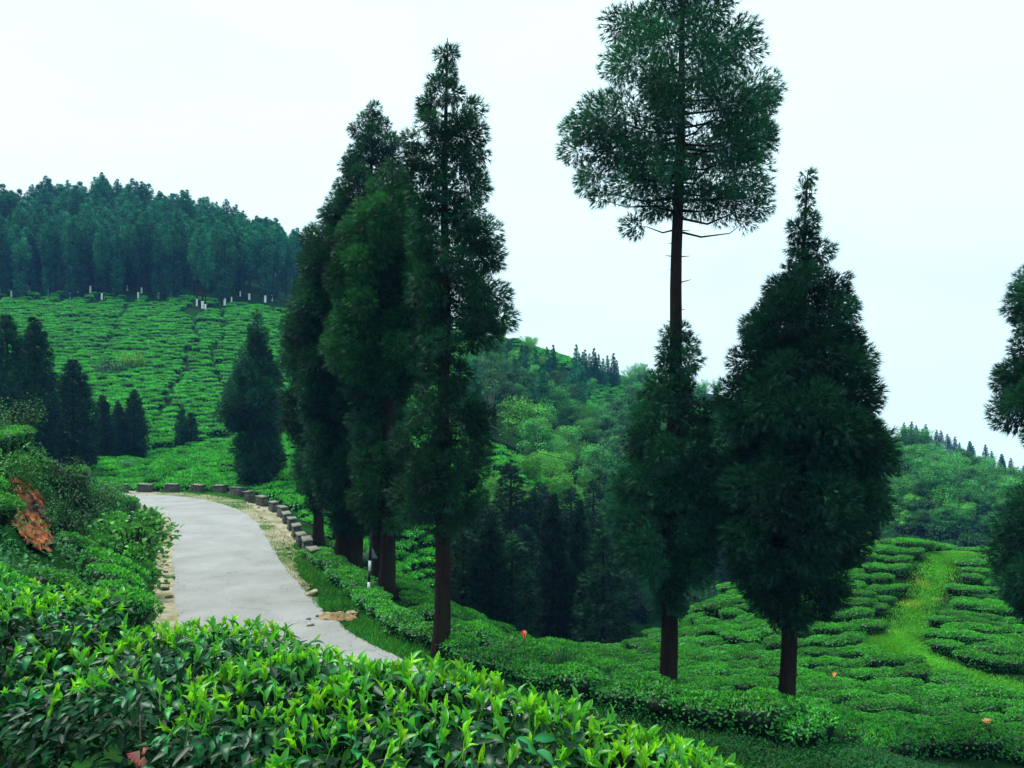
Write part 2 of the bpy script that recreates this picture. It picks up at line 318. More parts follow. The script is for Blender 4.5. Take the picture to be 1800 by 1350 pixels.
def _rbf():
    P = CT[:, :2]; n = len(P)
    D = np.sqrt(((P[:, None] - P[None]) ** 2).sum(-1)); A = np.zeros((n + 3, n + 3)); A[:n, :n] = D - np.eye(n) * 0.15
    A[:n, n] = 1; A[:n, n + 1:] = P; A[n, :n] = 1; A[n + 1:, :n] = P.T
    return np.linalg.solve(A, np.concatenate([CT[:, 2], np.zeros(3)]))
_W = _rbf()
def ground(x, y):
    x = np.atleast_1d(np.asarray(x, float)); y = np.atleast_1d(np.asarray(y, float)); z = np.empty(len(x)); n = len(CT)
    for s in range(0, len(x), 20000):
        e = slice(s, s + 20000)
        D = np.sqrt((x[e, None] - CT[None, :, 0]) ** 2 + (y[e, None] - CT[None, :, 1]) ** 2 + 0.4)
        z[e] = D @ _W[:n] + _W[n] + _W[n + 1] * x[e] + _W[n + 2] * y[e]
    z = z + 0.10 * wob(x, y, 0.8) + 0.05 * wob(x, y, 2.1, 8)
    rd = road_dist(x, y)
    t = np.where(rd > 0, np.clip((rd - 3.6) / 3.0, 0, 1), np.clip((-rd - 2.5) / 2.2, 0, 1)); t = t * t * (3 - 2 * t)
    z = z * t
    return z
def ground1(x, y): return float(ground([x], [y])[0])

gx = np.unique(np.concatenate([np.linspace(-36, 46, 206), np.linspace(-130, 140, 160), np.linspace(-460, 460, 70)]).round(2))
gy = np.unique(np.concatenate([np.linspace(-8, 66, 190), np.linspace(66, 240, 150), np.linspace(-60, 560, 60)]).round(2))
GX, GY = np.meshgrid(gx, gy); GZ = ground(GX.ravel(), GY.ravel()).reshape(GX.shape)
from bisect import bisect
def hit(x, y, dmin=6.0, dmax=420.0, h=0.0):
    """first ground point seen at photograph pixel (x, y); h lifts the ground"""
    t = np.concatenate([np.arange(dmin, 80, 0.25), np.arange(80, dmax, 1.0)])
    X = (x - 900) / F * t; Z = EYE - (y - HZ) / F * t
    ix = np.clip(np.searchsorted(gx, X) - 1, 0, len(gx) - 2); iy = np.clip(np.searchsorted(gy, t) - 1, 0, len(gy) - 2)
    u = (X - gx[ix]) / (gx[ix + 1] - gx[ix]); v = (t - gy[iy]) / (gy[iy + 1] - gy[iy])
    Zg = (GZ[iy, ix] * (1 - u) + GZ[iy, ix + 1] * u) * (1 - v) + (GZ[iy + 1, ix] * (1 - u) + GZ[iy + 1, ix + 1] * u) * v + h
    b = np.nonzero(Z <= Zg)[0]
    if len(b) == 0: return None
    return (float(X[b[0]]), float(t[b[0]]), float(Zg[b[0]] - h))
def to_px(x, y, z): return 900 + x / y * F, HZ + (EYE - z) / y * F

ny_, nx_ = GX.shape
ii, jj = np.meshgrid(np.arange(ny_ - 1), np.arange(nx_ - 1), indexing='ij'); a_ = (ii * nx_ + jj).ravel()
obj('hillside_ground', mesh('hillside_ground', np.stack([GX.ravel(), GY.ravel(), GZ.ravel()], 1), np.stack([a_, a_ + 1, a_ + nx_ + 1, a_ + nx_], 1), [M_SOIL], smooth=True), kind='structure')

# ------------------------------------------------------------------ road, shoulder, drain edge
def ribbon(name, o0, o1, z0, z1, mat, k0, k1, n=6, jag0=0.0, jag1=0.0, **props):
    """strip along the road between offsets o0 and o1 (arrays or numbers) from the middle"""
    K = np.arange(k0, k1); P = RL[K]; N = RN[K]; s = np.cumsum(np.r_[0, np.linalg.norm(np.diff(P, axis=0), axis=1)])
    fine = np.linspace(0, s[-1], int(s[-1] / 0.22)); fx = lambda a: np.interp(fine, s, a)
    P = np.stack([fx(P[:, 0]), fx(P[:, 1])], 1); N = unit(np.stack([fx(N[:, 0]), fx(N[:, 1])], 1))
    A = fx(np.broadcast_to(o0, len(K))) + jag0 * wob(fine, fine * 0.3, 2.2) + jag0 * 0.5 * rng.normal(size=len(fine)) * 0.6
    B = fx(np.broadcast_to(o1, len(K))) + jag1 * wob(fine, fine * 0.7, 1.9, 8) + jag1 * 0.5 * rng.normal(size=len(fine)) * 0.6
    V = []
    for u in np.linspace(0, 1, n):
        xy = P + N * (A * (1 - u) + B * u)[:, None]
        V.append(np.column_stack([xy, np.full(len(fine), z0 * (1 - u) + z1 * u)]))
    V = np.stack(V, 1).reshape(-1, 3); m = len(fine)
    i, j = np.meshgrid(np.arange(m - 1), np.arange(n - 1), indexing='ij'); a = (i * n + j).ravel()
    return obj(name, mesh(name, V, np.stack([a, a + n, a + n + 1, a + 1], 1), [mat], smooth=True), **props)
NR = len(RL)
def near_k(x, y): return int(((RL - [x, y]) ** 2).sum(1).argmin())
ribbon('road', -2.05, 2.05, 0.035, 0.035, M_ROAD, 0, NR, 9, 0.05, 0.06, kind='structure')
kA, kB, kC, kD = near_k(-48, 49), near_k(-12.6, 35), near_k(-7.6, 23.8), near_k(-3, 17.5)
kk = np.arange(NR)
# outer sandy shoulder, wide at the bend and pinching out where the grass takes over
wid = np.interp(kk, [0, kA, near_k(-18.3, 46.8), near_k(-13.3, 36.5), kB, near_k(-10, 29), near_k(-8, 24.5), NR], [3.2, 3.3, 3.9, 3.6, 3.0, 2.45, 1.9, 1.85])
ribbon('sandy_shoulder', 1.8, wid[:kD], 0.014, 0.010, M_SAND, 0, kD, 6, 0, 0.22, kind='structure')
# inner drain edge of mossy concrete
ribbon('drain_edge', -2.75, (np.full(NR, -1.9))[:near_k(2, 13.2)], 0.055, 0.02, M_CONC, 0, near_k(2, 13.2), 5, 0.16, 0.02, kind='structure')

# ------------------------------------------------------------------ rocks and clods
def rock_mesh(name, mat, seed, s=(1, 1, 0.6)):
    r = np.random.default_rng(seed); u = np.linspace(0, pi, 6); w = np.linspace(0, 2 * pi, 8, endpoint=False)
    V = np.array([(math.sin(a) * math.cos(b), math.sin(a) * math.sin(b), math.cos(a)) for a in u for b in w]) * 0.5
    V = np.sign(V) * np.abs(V) ** 0.8
    V = V * (1 + 0.16 * r.normal(size=(len(V), 1))) * s
    Fc = []
    for i in range(5):
        for j in range(8):
            a, b, c, d = i * 8 + j, i * 8 + (j + 1) % 8, (i + 1) * 8 + (j + 1) % 8, (i + 1) * 8 + j
            Fc += [(a, d, c), (a, c, b)]
    return mesh(name, V, np.array(Fc), [mat])
rock_meshes = [rock_mesh('rock', M_ROCK, i) for i in range(4)]
def rocks(group, label, spots):
    for i, (x, y, s) in enumerate(spots):
        o = obj('rock', rock_meshes[i % 4], None, (x, y, max(ground1(x, y), 0.0) + 0.05 + s * 0.1), (rng.normal() * .2, rng.normal() * .2, rng.uniform(0, 6.28)), (s, s * rng.uniform(.6, 1), s * rng.uniform(.4, .7)), label=label, category='rock', group=group)
sp = []
for k in np.linspace(near_k(-15.6, 42), near_k(-9.5, 27.7), 15).astype(int):
    o = -2.35 + rng.normal() * 0.15; sp.append((*(RL[k] + RN[k] * o), rng.uniform(.15, .38)))
rocks('stones along the drain edge', 'pale broken stone along the inner drain edge of the road', sp)
sp = []
for k in np.linspace(near_k(-24, 52), near_k(-10.4, 30), 22).astype(int):
    o = rng.uniform(2.2, wid[k] - 0.1); sp.append((*(RL[k] + RN[k] * o), rng.uniform(.07, .2)))
rocks('small stones on the sandy shoulder', 'small pale stone lying on the sandy outer shoulder of the road', sp)
h = hit(547, 1049); rocks('flat stone', 'flat white stone lying alone on the grass verge', [(h[0], h[1], .42)]) if h else None
# heap of orange earth on the verge
def mound(name, c, rx, ry, hz, mat, label, cat, seed, n=26):
    r = np.random.default_rng(seed); t = np.linspace(-1, 1, n); X, Y = np.meshgrid(t, t); R = np.sqrt(X ** 2 + Y ** 2)
    hgt = hz * np.clip(1 - R ** 2, -0.15, 1) * (1 + 0.45 * wob(X * 4, Y * 4, 1.2)) + 0.03 * r.normal(size=X.shape) * (R < 1)
    wx, wy = c[0] + X.ravel() * rx, c[1] + Y.ravel() * ry
    V = np.column_stack([wx, wy, np.maximum(ground(wx, wy), -99) + hgt.ravel() + 0.01])
    keep = (R.ravel() < 1.02 + 0.12 * wob(X.ravel() * 3, Y.ravel() * 3, 1.7, 8))
    i, j = np.meshgrid(np.arange(n - 1), np.arange(n - 1), indexing='ij'); a = (i * n + j).ravel(); q = np.stack([a, a + 1, a + n + 1, a + n], 1)
    q = q[keep[q].all(1)]
    return obj(name, mesh(name, V, q, [mat], smooth=True), label=label, category=cat)
M_OCHRE = rough_mat('ochre_earth', (0.16, 0.10, 0.045), (0.34, 0.22, 0.10), 5, 0.95, 0.8, c3=(0.15, 0.12, 0.06), scale2=2, dist=0.05)
h = hit(592, 1088); mound('earth_heap', h, 0.6, 0.42, 0.12, M_OCHRE, 'low heap of orange earth on the grass beside the road', 'earth', 5)
sp = [(h[0] + rng.normal() * .5, h[1] + rng.normal() * .35, rng.uniform(.1, .26)) for _ in range(9)]
rocks('stones by the earth heap', 'pale stone beside the heap of orange earth on the verge', sp)
h2 = hit(1040, 1276); rocks('roadside stones', 'small white stone at the edge of the road behind the nearest tea shoots', [(h2[0], h2[1], .2), (h2[0] + .5, h2[1] - .4, .16)])

# ------------------------------------------------------------------ guard stones
def stone_pair(seed):
    r = np.random.default_rng(seed)
    V, Fc, _ = box(-0.56, 0.56, -0.2, 0.2, -0.25, 0.56, 0.10, 0.022, r, 7, 3, 5)
    body = mesh('stone_body', V, Fc, [M_STONE])
    V, Fc, _ = box(-0.57, 0.57, -0.215, 0.215, 0.56, 0.635, 0.03, 0.008, r, 8, 3, 1)
    return body, mesh('stone_cap', V, Fc, [M_CAP])
SV = [stone_pair(i) for i in range(4)]
stones = [(183, 866), (211, 866), (255, 865), (302, 865), (348, 865), (387, 867), (415, 872), (439, 880), (461, 889), (482, 899), (496, 909), (504, 919), (513, 931), (522, 945), (530, 960), (540, 973), (551, 990)]
names = ['leftmost', 'second', 'third', 'fourth', 'fifth', 'sixth', 'seventh', 'eighth', 'ninth', 'tenth', 'eleventh', 'twelfth', 'thirteenth', 'fourteenth', 'fifteenth', 'sixteenth', 'nearest']
for i, (x, y) in enumerate(stones):
    d = EYE * F / (y - HZ); X = (x - 900) / F * d; k = near_k(X, d)
    P = RL[k] + RN[k] * (wid[k] + 0.45)
    # slide along the normal only as far as the photograph's position asks
    ang = math.atan2(RT[k][1], RT[k][0]) + rng.normal() * 0.05
    lab = 'dark guard stone with pale cap, %s along the bend counted from the left' % names[i] if i not in (0, 16) else ('dark guard stone half hidden by the bank at the left end of the row' if i == 0 else 'nearest dark guard stone of the row, at the edge of the tea hedge')
    s = thing('guard_stone', lab, 'guard stone', (X, d, ground1(X, d) - 0.02), (rng.normal() * .04, rng.normal() * .04, ang), (1 - 0.02 * (i > 9) * (i - 9), 1, 1 + rng.normal() * .05), 'guard stones around the bend')
    b, c = SV[i % 4]; obj('stone_body', b, s); obj('stone_cap', c, s)

# ------------------------------------------------------------------ sign post
p = px(647, 1058, 26.2); pz = ground1(p[0], p[1])
sg = thing('warning_sign', 'black and white banded sign post with triangular plate seen from behind', 'road sign', (p[0], p[1], pz), (0, radians(2.6), radians(8)))
zt = 2.0 - pz
edges = [-0.3, 0.30, 0.66, 1.02, 1.36, zt + 0.25]
for k in range(5):
    V, Fc, C = tube([(0, 0, edges[k]), (0, 0, edges[k + 1])], [.045, .045], 10, caps=True); obj('post_band', mesh('post_band', V, Fc, [M_WHITE if k in (1, 3) else M_BLACK]), sg)
tz = 1.42; T = np.array([(-.25, 0, tz), (.25, 0, tz), (0, 0, tz + .46)]); V = np.concatenate([T + [0, .055, 0], T + [0, .062, 0]])
obj('sign_plate', mesh('sign_plate', V, np.array([(0, 1, 2), (3, 5, 4), (0, 3, 4), (0, 4, 1), (1, 4, 5), (1, 5, 2), (2, 5, 3), (2, 3, 0)]), [M_TIN]), sg)

# ------------------------------------------------------------------ near conifers
def conifer_mesh(z, rl, rr, axis0, axis1, H, r, dens=1.0, L=0.19, W=0.0235, base_col=(0.0075, 0.048, 0.027), seg_clumps=None, droop=0.0, rcs=1.0, extra=(), lump=0.10, fill=0.72):
    """crown sprigs and limbs; z: heights of the profile, rl/rr: reach to the left and right of the axis"""
    zmin, zmax = z[0], z[-1]
    fl = lambda q: np.interp(q, z, rl); fr = lambda q: np.interp(q, z, rr)
    ax = lambda q: axis0 + (axis1 - axis0) * np.clip(q / H, 0, 1)
    qs = np.linspace(zmin, zmax, 200); Rm = (fl(qs) + fr(qs)) / 2
    area = 2 * pi * (Rm * (qs[1] - qs[0])).sum()
    n = max(int(area * 1.6 * dens), 10)
    cdf = np.cumsum(Rm + 0.12); cdf /= cdf[-1]
    u = (np.arange(n) + r.random(n)) / n
    zc = np.interp(u, cdf, qs); ph = (np.arange(n) * 2.39996 + r.normal(size=n) * .25) % (2 * pi)
    cx = np.cos(ph); R = fr(zc) * (1 + cx) / 2 + fl(zc) * (1 - cx) / 2
    R = R * (1 + lump * np.sin(ph * 3 + zc * 1.7 + r.random() * 6) + 0.06 * r.normal(size=n)) 
    rc = np.clip(0.20 * R + 0.16, 0.14, 0.62) * r.uniform(.8, 1.25, n) * rcs
    f = np.where(r.random(n) < fill, 1.0, r.uniform(.35, .8, n))
    rad = np.maximum(R * f - rc * 0.75, 0.02)
    # keep the clump's own roundness inside the profile near the top
    C = np.stack([ax(zc) + np.cos(ph) * rad, np.sin(ph) * rad, zc - rc * 0.2], 1)
    for ex, ez, er in extra:      # clumps on longer limbs standing out of the crown
        C = np.vstack([C, [ex, r.normal() * .3, ez]]); rc = np.append(rc, er); ph = np.append(ph, 0.0 if ex > ax(ez) else pi); zc = np.append(zc, ez + er * .3); rad = np.append(rad, abs(ex - ax(ez))); f = np.append(f, 1.0); n += 1
    parts, tubes = [], []
    light = r.uniform(0.50, 1.7, n)
    for i in range(n):
        m = max(int(455 * max(dens, .7) * (0.21 / L) ** 1.2 * (rc[i] / 0.5) ** 2), 18)
        o = rand_unit(m, r); rr_ = rc[i] * r.random(m) ** 0.4
        ro = np.array([math.cos(ph[i]), math.sin(ph[i]), 0.0])
        P = C[i] + o * rr_[:, None] * [1, 1, 0.9]
        D = unit(o * 0.50 + ro * 0.42 + np.array([0, 0, 1]) * (0.40 * o[:, 2:3] - 0.10 - droop) + 0.26 * r.normal(size=(m, 3)))
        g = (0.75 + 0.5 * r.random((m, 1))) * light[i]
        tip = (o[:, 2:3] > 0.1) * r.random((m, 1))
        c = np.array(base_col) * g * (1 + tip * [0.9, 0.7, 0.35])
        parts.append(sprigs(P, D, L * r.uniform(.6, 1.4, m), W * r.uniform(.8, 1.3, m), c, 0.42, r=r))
        if f[i] == 1.0 or rad[i] > 0.4:
            s = np.array([ax(max(zc[i] - 0.15 * rad[i], 0)), 0, max(zc[i] - 0.15 * rad[i] - 0.1, 0.2)]); e = C[i]
            m1 = s + (e - s) * .35 + [r.normal() * .05, r.normal() * .05, rad[i] * r.uniform(-.14, .02)]; m2 = s + (e - s) * .7 + [r.normal() * .07, r.normal() * .07, rad[i] * r.uniform(-.14, .04)]
            tubes.append(tube([s, m1, m2, e], [0.016 + 0.010 * rad[i], 0.013 + 0.007 * rad[i], 0.008 + 0.003 * rad[i], 0.004], 4))
    for zz in np.arange(1.5, H * .75, .35):       # dead branch stubs along the stem
        a = r.uniform(0, 6.28); l = r.uniform(.12, .38); p0 = np.array([ax(zz), 0, zz]); tubes.append(tube([p0, p0 + [math.cos(a) * l, math.sin(a) * l, r.uniform(-.02, .1)]], [.022, .008], 5))
    return join(parts), join(tubes)

def trunk_mesh(H, r0, axis0, axis1, r, zt=None, flare=1.5):
    zz = np.concatenate([[-0.5, 0.0, 0.25, 0.6], np.linspace(1.1, H, 26)])
    rad = r0 * np.interp(zz, [-0.5, 0, .25, .6, 1.2, H * .6, H], [flare * 1.1, flare, 1.3, 1.12, 1.0, .62, .05])
    x = axis0 + (axis1 - axis0) * np.clip(zz / H, 0, 1); w = 0.02
    pts = np.stack([x + w * np.sin(zz * .9) * (zz > 1), w * np.cos(zz * 1.1) * (zz > 1), zz], 1)
    return tube(pts, rad, 18, rough=0.03, r=r)

def near_conifer(label, d, base, top, segs, r0, seed, group='tall conifers along the road', dens=1.0, arms=(), wide=1.0, **kw):
    """base, top: pixels of the trunk's foot and tip at depth d; segs: crown outlines [(y, left, right), ...] from the top down"""
    r = np.random.default_rng(seed); b = px(base[0], base[1], d); zb = ground1(b[0], b[1]); H = px(*top, d)[2] - zb
    a1 = px(*top, d)[0] - b[0]
    t = thing('conifer_tree', label, 'tree', (b[0], b[1], zb), group=group)
    V, Fc, C, _ = join([trunk_mesh(H, r0, 0, a1, r)]); obj('trunk', mesh('trunk', V, Fc, [M_BARK], smooth=True), t)
    dn = dens if isinstance(dens, (list, tuple)) else [dens] * len(segs)
    for prof, dens_ in zip(segs, dn):
        q = np.array(prof[::-1], float)
        z = EYE - (q[:, 0] - HZ) / F * d - zb; axx = a1 * np.clip(z / H, 0, 1)
        lx = (q[:, 1] - 900) / F * d - b[0]; rx = (q[:, 2] - 900) / F * d - b[0]
        (V, Fc, C, _), (V2, F2, C2, _) = conifer_mesh(z, np.maximum(axx - lx, .05) * wide, np.maximum(rx - axx, .05) * wide, 0, a1, H, r, dens_, extra=[(((x_ - 900) / F * d - b[0]), EYE - (y_ - HZ) / F * d - zb, rp / F * d) for x_, y_, rp in (arms if prof is segs[0] else ())], **kw)
        obj('crown', mesh('crown', V, Fc, [M_CON], col=C), t, kind='stuff')
        obj('branches', mesh('branches', V2, F2, [M_BARK]), t, kind='stuff')
    return t

near_conifer('tall conifer with two-part crown standing nearest the road verge, bare lower trunk', 20.6, (776, 1145), (785, 66),
    [[(66, 783, 788), (100, 762, 806), (150, 745, 826), (200, 728, 846), (240, 710, 858), (300, 716, 862), (380, 722, 868), (450, 720, 880), (500, 722, 886), (550, 724, 880), (600, 728, 850), (625, 752, 812)],
     [(600, 768, 800), (650, 730, 828), (700, 716, 842), (760, 702, 856), (830, 692, 862), (880, 698, 848), (915, 728, 815), (940, 760, 792)]], 0.205, 11, arms=[(868, 520, 32), (880, 560, 30), (850, 585, 34), (832, 560, 30)])
near_conifer('bright green conifer just behind the sign post, crown reaching low', 27.0, (680, 1047), (690, 278),
    [[(278, 686, 696), (310, 655, 722), (360, 628, 745), (430, 606, 762), (520, 590, 772), (600, 590, 768), (670, 620, 742), (690, 650, 712)],
     [(735, 668, 698), (770, 640, 722), (830, 620, 732), (880, 622, 728), (915, 645, 716), (940, 668, 696)]], 0.26, 12, wide=1.12, base_col=(0.011, 0.072, 0.026))
near_conifer('slender conifer with twin stem touching the tree behind the sign post', 27.6, (662, 1040), (664, 420),
    [[(420, 661, 667), (470, 635, 690), (560, 612, 706), (650, 606, 712), (760, 615, 705), (850, 625, 700), (900, 645, 685)]], 0.20, 13)
near_conifer('tallest of the dark conifer cluster by the road, pointed top', 31.0, (626, 1010), (656, 176),
    [[(176, 653, 660), (205, 634, 682), (250, 614, 698), (310, 604, 704), (380, 582, 716), (450, 560, 724), (540, 548, 726), (640, 548, 716), (740, 556, 700), (850, 576, 690), (930, 600, 660)]], 0.21, 14, wide=1.16)
near_conifer('thick trunked conifer left in the dark cluster by the road', 31.4, (604, 1002), (596, 330),
    [[(330, 592, 600), (365, 570, 618), (420, 548, 636), (500, 528, 650), (600, 520, 660), (700, 524, 664), (800, 548, 660), (880, 565, 650), (940, 585, 630)]], 0.32, 15, wide=1.12)
near_conifer('outer left conifer of the dark cluster, beside the guard stones', 36.5, (560, 946), (552, 420),
    [[(420, 549, 555), (450, 535, 570), (500, 518, 586), (560, 508, 600), (640, 505, 606), (720, 506, 606), (780, 514, 602), (830, 520, 598), (880, 535, 588), (905, 550, 572)]], 0.22, 16, wide=1.08)
near_conifer('very tall conifer with long bare trunk, crown leaving the frame at the top', 20.9, (1172, 1207), (1206, -230),
    [[(-230, 1203, 1209), (-150, 1150, 1265), (-60, 1100, 1320), (0, 1082, 1338), (60, 1078, 1338), (120, 1070, 1330), (160, 1046, 1345), (210, 1014, 1350), (270, 1016, 1346), (310, 1040, 1350), (335, 1105, 1350), (352, 1150, 1300), (362, 1176, 1240)],
     [(560, 1176, 1196), (600, 1148, 1228), (650, 1126, 1240), (700, 1112, 1246), (780, 1092, 1258), (860, 1080, 1262), (940, 1084, 1258), (1000, 1102, 1246), (1050, 1130, 1220), (1085, 1160, 1190)]], 0.22, 17, dens=[0.50, 1.0], base_col=(0.0095, 0.068, 0.038), arms=[(1016, 215, 28), (1012, 262, 30), (1036, 325, 28), (1052, 352, 20), (1038, 300, 26), (1040, 230, 30), (1118, 392, 24), (1146, 372, 20), (1326, 335, 30), (1338, 362, 26), (1312, 388, 20), (1290, 352, 18), (1340, 180, 24), (1335, 240, 26)])
near_conifer('broad conical conifer with sparse pointed leader and short bare trunk', 19.6, (1379, 1240), (1420, 300),
    [[(300, 1417, 1423), (360, 1402, 1440), (420, 1382, 1454), (450, 1364, 1468), (490, 1334, 1484), (540, 1306, 1498), (600, 1282, 1514), (660, 1260, 1534), (720, 1252, 1550), (780, 1246, 1556), (850, 1240, 1556), (910, 1250, 1550), (960, 1270, 1525), (1010, 1294, 1495), (1060, 1325, 1462), (1100, 1365, 1412)]], 0.20, 18, wide=0.93, lump=0.03, dens=1.12)
near_conifer('dark conifer cut off by the right edge of the frame', 19.5, (1895, 1290), (1895, 380),
    [[(380, 1892, 1898), (430, 1850, 1940), (490, 1800, 1985), (560, 1784, 2000), (640, 1778, 2010), (720, 1770, 2020), (765, 1800, 1990), (790, 1822, 1970)],
     [(800, 1840, 1950), (880, 1786, 2000), (950, 1768, 2022), (1030, 1772, 2015), (1080, 1800, 1990), (1120, 1850, 1940)]], 0.22, 19)

# ------------------------------------------------------------------ far conifers (shared shapes)
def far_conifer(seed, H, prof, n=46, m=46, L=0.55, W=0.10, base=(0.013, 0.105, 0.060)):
    """prof: list of (height share, radius in metres)"""
    r = np.random.default_rng(seed); p_ = np.array(prof, float); z = p_[:, 0] * H; R = p_[:, 1]
    qs = np.linspace(z[0], z[-1], 100); Rm = np.interp(qs, z, R); cdf = np.cumsum(Rm + .1); cdf /= cdf[-1]
    zc = np.interp((np.arange(n) + r.random(n)) / n, cdf, qs); ph = np.arange(n) * 2.39996 + r.normal(size=n) * .3
    Rz = np.interp(zc, z, R); rc = np.clip(0.42 * Rz, .22, .95) * r.uniform(.8, 1.25, n); rad = np.maximum(Rz - rc * .8, 0)
    parts = []
    for i in range(n):
        o = rand_unit(m, r); P = np.array([math.cos(ph[i]) * rad[i], math.sin(ph[i]) * rad[i], zc[i] - rc[i] * .2]) + o * rc[i] * (r.random((m, 1)) ** .4)
        D = unit(o * .8 + [math.cos(ph[i]) * .3, math.sin(ph[i]) * .3, 0] + [0, 0, .3] * o[:, 2:3] + .3 * r.normal(size=(m, 3)))
        c = np.array(base) * r.uniform(.55, 1.5) * (0.75 + .5 * r.random((m, 1))) * (1 + (o[:, 2:3] > .2) * r.random((m, 1)) * [1.6, 1.2, .7])  # upper part of each clump coloured lighter, as if lit from above
        parts.append(sprigs(P, D, L * r.uniform(.7, 1.3, m), W, c, r=r))
    V, Fc, C, _ = join(parts); crown = mesh('crown', V, Fc, [M_CONF], col=C)
    V, Fc, C = tube([(0, 0, -.6), (0, 0, 1.5), (0, 0, H * .6), (0, 0, H * .96)], [.2, .17, .11, .02], 7); tr = mesh('trunk', V, Fc, [M_BARK])
    V, Fc, C = tube([(0, 0, -.3), (0, 0, 1.35)], [.215, .20], 8); band = mesh('white_band', V, Fc, [M_LIME])
    return crown, tr, band, H
FC = [far_conifer(31, 14, [(.10, .7), (.3, 1.15), (.5, 1.35), (.7, 1.75), (.84, 1.25), (.94, .6), (1, .06)]),
      far_conifer(32, 13, [(.02, .6), (.15, 1.15), (.4, 1.1), (.55, 1.3), (.7, 1.6), (.85, 1.1), (.94, .5), (1, .05)]),
      far_conifer(33, 15, [(.35, .5), (.5, 1.2), (.62, 1.8), (.78, 1.7), (.92, .8), (1, .08)]),
      far_conifer(34, 12, [(.02, .8), (.12, 1.35), (.35, 1.5), (.6, 1.2), (.85, .6), (1, .06)]),
      far_conifer(35, 8, [(.08, .5), (.2, 1.1), (.45, 1.25), (.7, .9), (.9, .4), (1, .05)], n=36, base=(0.008, 0.042, 0.020)),
      far_conifer(36, 12, [(.02, .8), (.12, 1.35), (.35, 1.5), (.6, 1.2), (.85, .6), (1, .06)], n=70, m=70, L=.34, W=.06, base=(0.0065, 0.034, 0.016)),  # darker copy of an earlier shape, ravine shade put into its foliage colour
      far_conifer(37, 12, [(.03, 1.0), (.15, 1.5), (.4, 1.6), (.62, 1.35), (.8, .9), (.93, .45), (1, .08)], n=120, m=90, L=.32, W=.06, base=(0.006, 0.034, 0.018))]
def put_conifer(kind, x, y, s, label, group, white=False, sxy=1.0, z=None):
    crown, tr, band, H = FC[kind]; zz = ground1(x, y) if z is None else z
    t = thing('conifer_tree', label, 'tree', (x, y, zz - .05), (0, 0, rng.uniform(0, 6.28)), (s * sxy, s * sxy, s), group)
    obj('trunk', tr, t); obj('crown', crown, t, kind='stuff')
    if white: obj('white_band', band, t)
    return t

# mid-distance single trees, measured ones: (foot pixel, depth, top row, half width px)
def mid_conifer(kind, x, ytop, d, halfw, label, group=None):
    X = (x - 900) / F * d; z = ground1(X, d); crown, tr, band, H = FC[kind]
    top = EYE - (ytop - HZ) / F * d; s = max((top - z), 2) / H
    Rmax = {0: 1.75, 1: 1.6, 2: 1.9, 3: 1.5, 4: 1.25, 5: 1.5, 6: 1.6}[kind] * 1.12
    return put_conifer(kind, X, d, s, label, group, sxy=(halfw / F * d) / (Rmax * s))
near_conifer('lone dark conifer standing at the guard stones on the bend', 57.5, (456, 866), (452, 545),
    [[(545, 450, 454), (590, 433, 472), (640, 416, 484), (690, 400, 497), (725, 392, 502), (745, 405, 496)],
     [(735, 430, 482), (780, 416, 490), (820, 414, 494), (845, 424, 494), (860, 445, 475)]], 0.30, 20, group='lone conifers', L=0.34, W=0.05, dens=0.55, rcs=1.5)
for kind, x, yt, d, hw, lab in [
    (6, 12, 548, 60, 52, 'dark conifer cut off by the left edge of the frame, above the bank'),
    (6, 62, 552, 62, 44, 'pointed dark conifer above the left bank, second from the frame edge'),
    (6, 128, 628, 66, 46, 'broad dark conifer above the left bank, third from the frame edge'),
    (6, 180, 692, 77, 20, 'slim short conifer between the bank and the lower tea field'),
    (6, 208, 704, 77, 19, 'slim conifer left of a close pair above the lower tea field'),
    (6, 236, 684, 77.5, 26, 'taller right hand conifer of a close pair above the lower tea field'),
    (4, 319, 712, 84, 12, 'small pointed conifer at the top of the lower tea field'),
    (4, 336, 726, 84.5, 13, 'small rounded conifer beside another at the top of the lower tea field'),
    (6, 862, 895, 40, 40, 'dark conifer low in the ravine nearest the trunked roadside tree'),
    (6, 972, 862, 43, 40, 'pointed dark conifer in the middle of the ravine'),
    (6, 1018, 872, 44, 34, 'dark conifer in the ravine just right of the pointed one'),
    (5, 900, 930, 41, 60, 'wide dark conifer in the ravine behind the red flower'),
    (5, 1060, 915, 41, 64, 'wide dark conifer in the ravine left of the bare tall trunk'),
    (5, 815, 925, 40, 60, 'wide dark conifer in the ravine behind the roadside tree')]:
    mid_conifer(kind, x, yt, d, hw, lab)

# ------------------------------------------------------------------ hill-top plantation
def scatter_px(n, x0, x1, y0, y1, dmin, gap, r, ok=None, dlim=(0, 999), tries=40, h=0.0):
    out = []
    for _ in range(n * tries):
        if len(out) >= n: break
        x, y = r.uniform(x0, x1), r.uniform(y0, y1)
        if ok and not ok(x, y): continue
        p = hit(x, y, dmin, h=h)
        if p is None or not dlim[0] < p[1] < dlim[1]: continue
        if any((p[0] - q[0]) ** 2 + (p[1] - q[1]) ** 2 < gap * gap for q in out): continue
        out.append(p)
    return out
rf = np.random.default_rng(55)
front = [(0, 519), (20, 520), (48, 514), (52, 512), (85, 519), (123, 524), (137, 514), (159, 514), (179, 527), (224, 510), (243, 524), (249, 514), (279, 524), (296, 517), (300, 521), (346, 536), (356, 541), (361, 544), (395, 536), (407, 530), (422, 521), (438, 525), (466, 530), (478, 528)]
FT = []
for x, y in front:
    p = hit(x, y + 2, 100)
    if p: FT.append(p); put_conifer(int(rf.choice([0, 1, 2, 2])), p[0], p[1], rf.uniform(.78, 1.05), 'conifer with white painted trunk foot at the front edge of the hill plantation', 'white footed conifers at the plantation edge', True, rf.uniform(.85, 1.1))
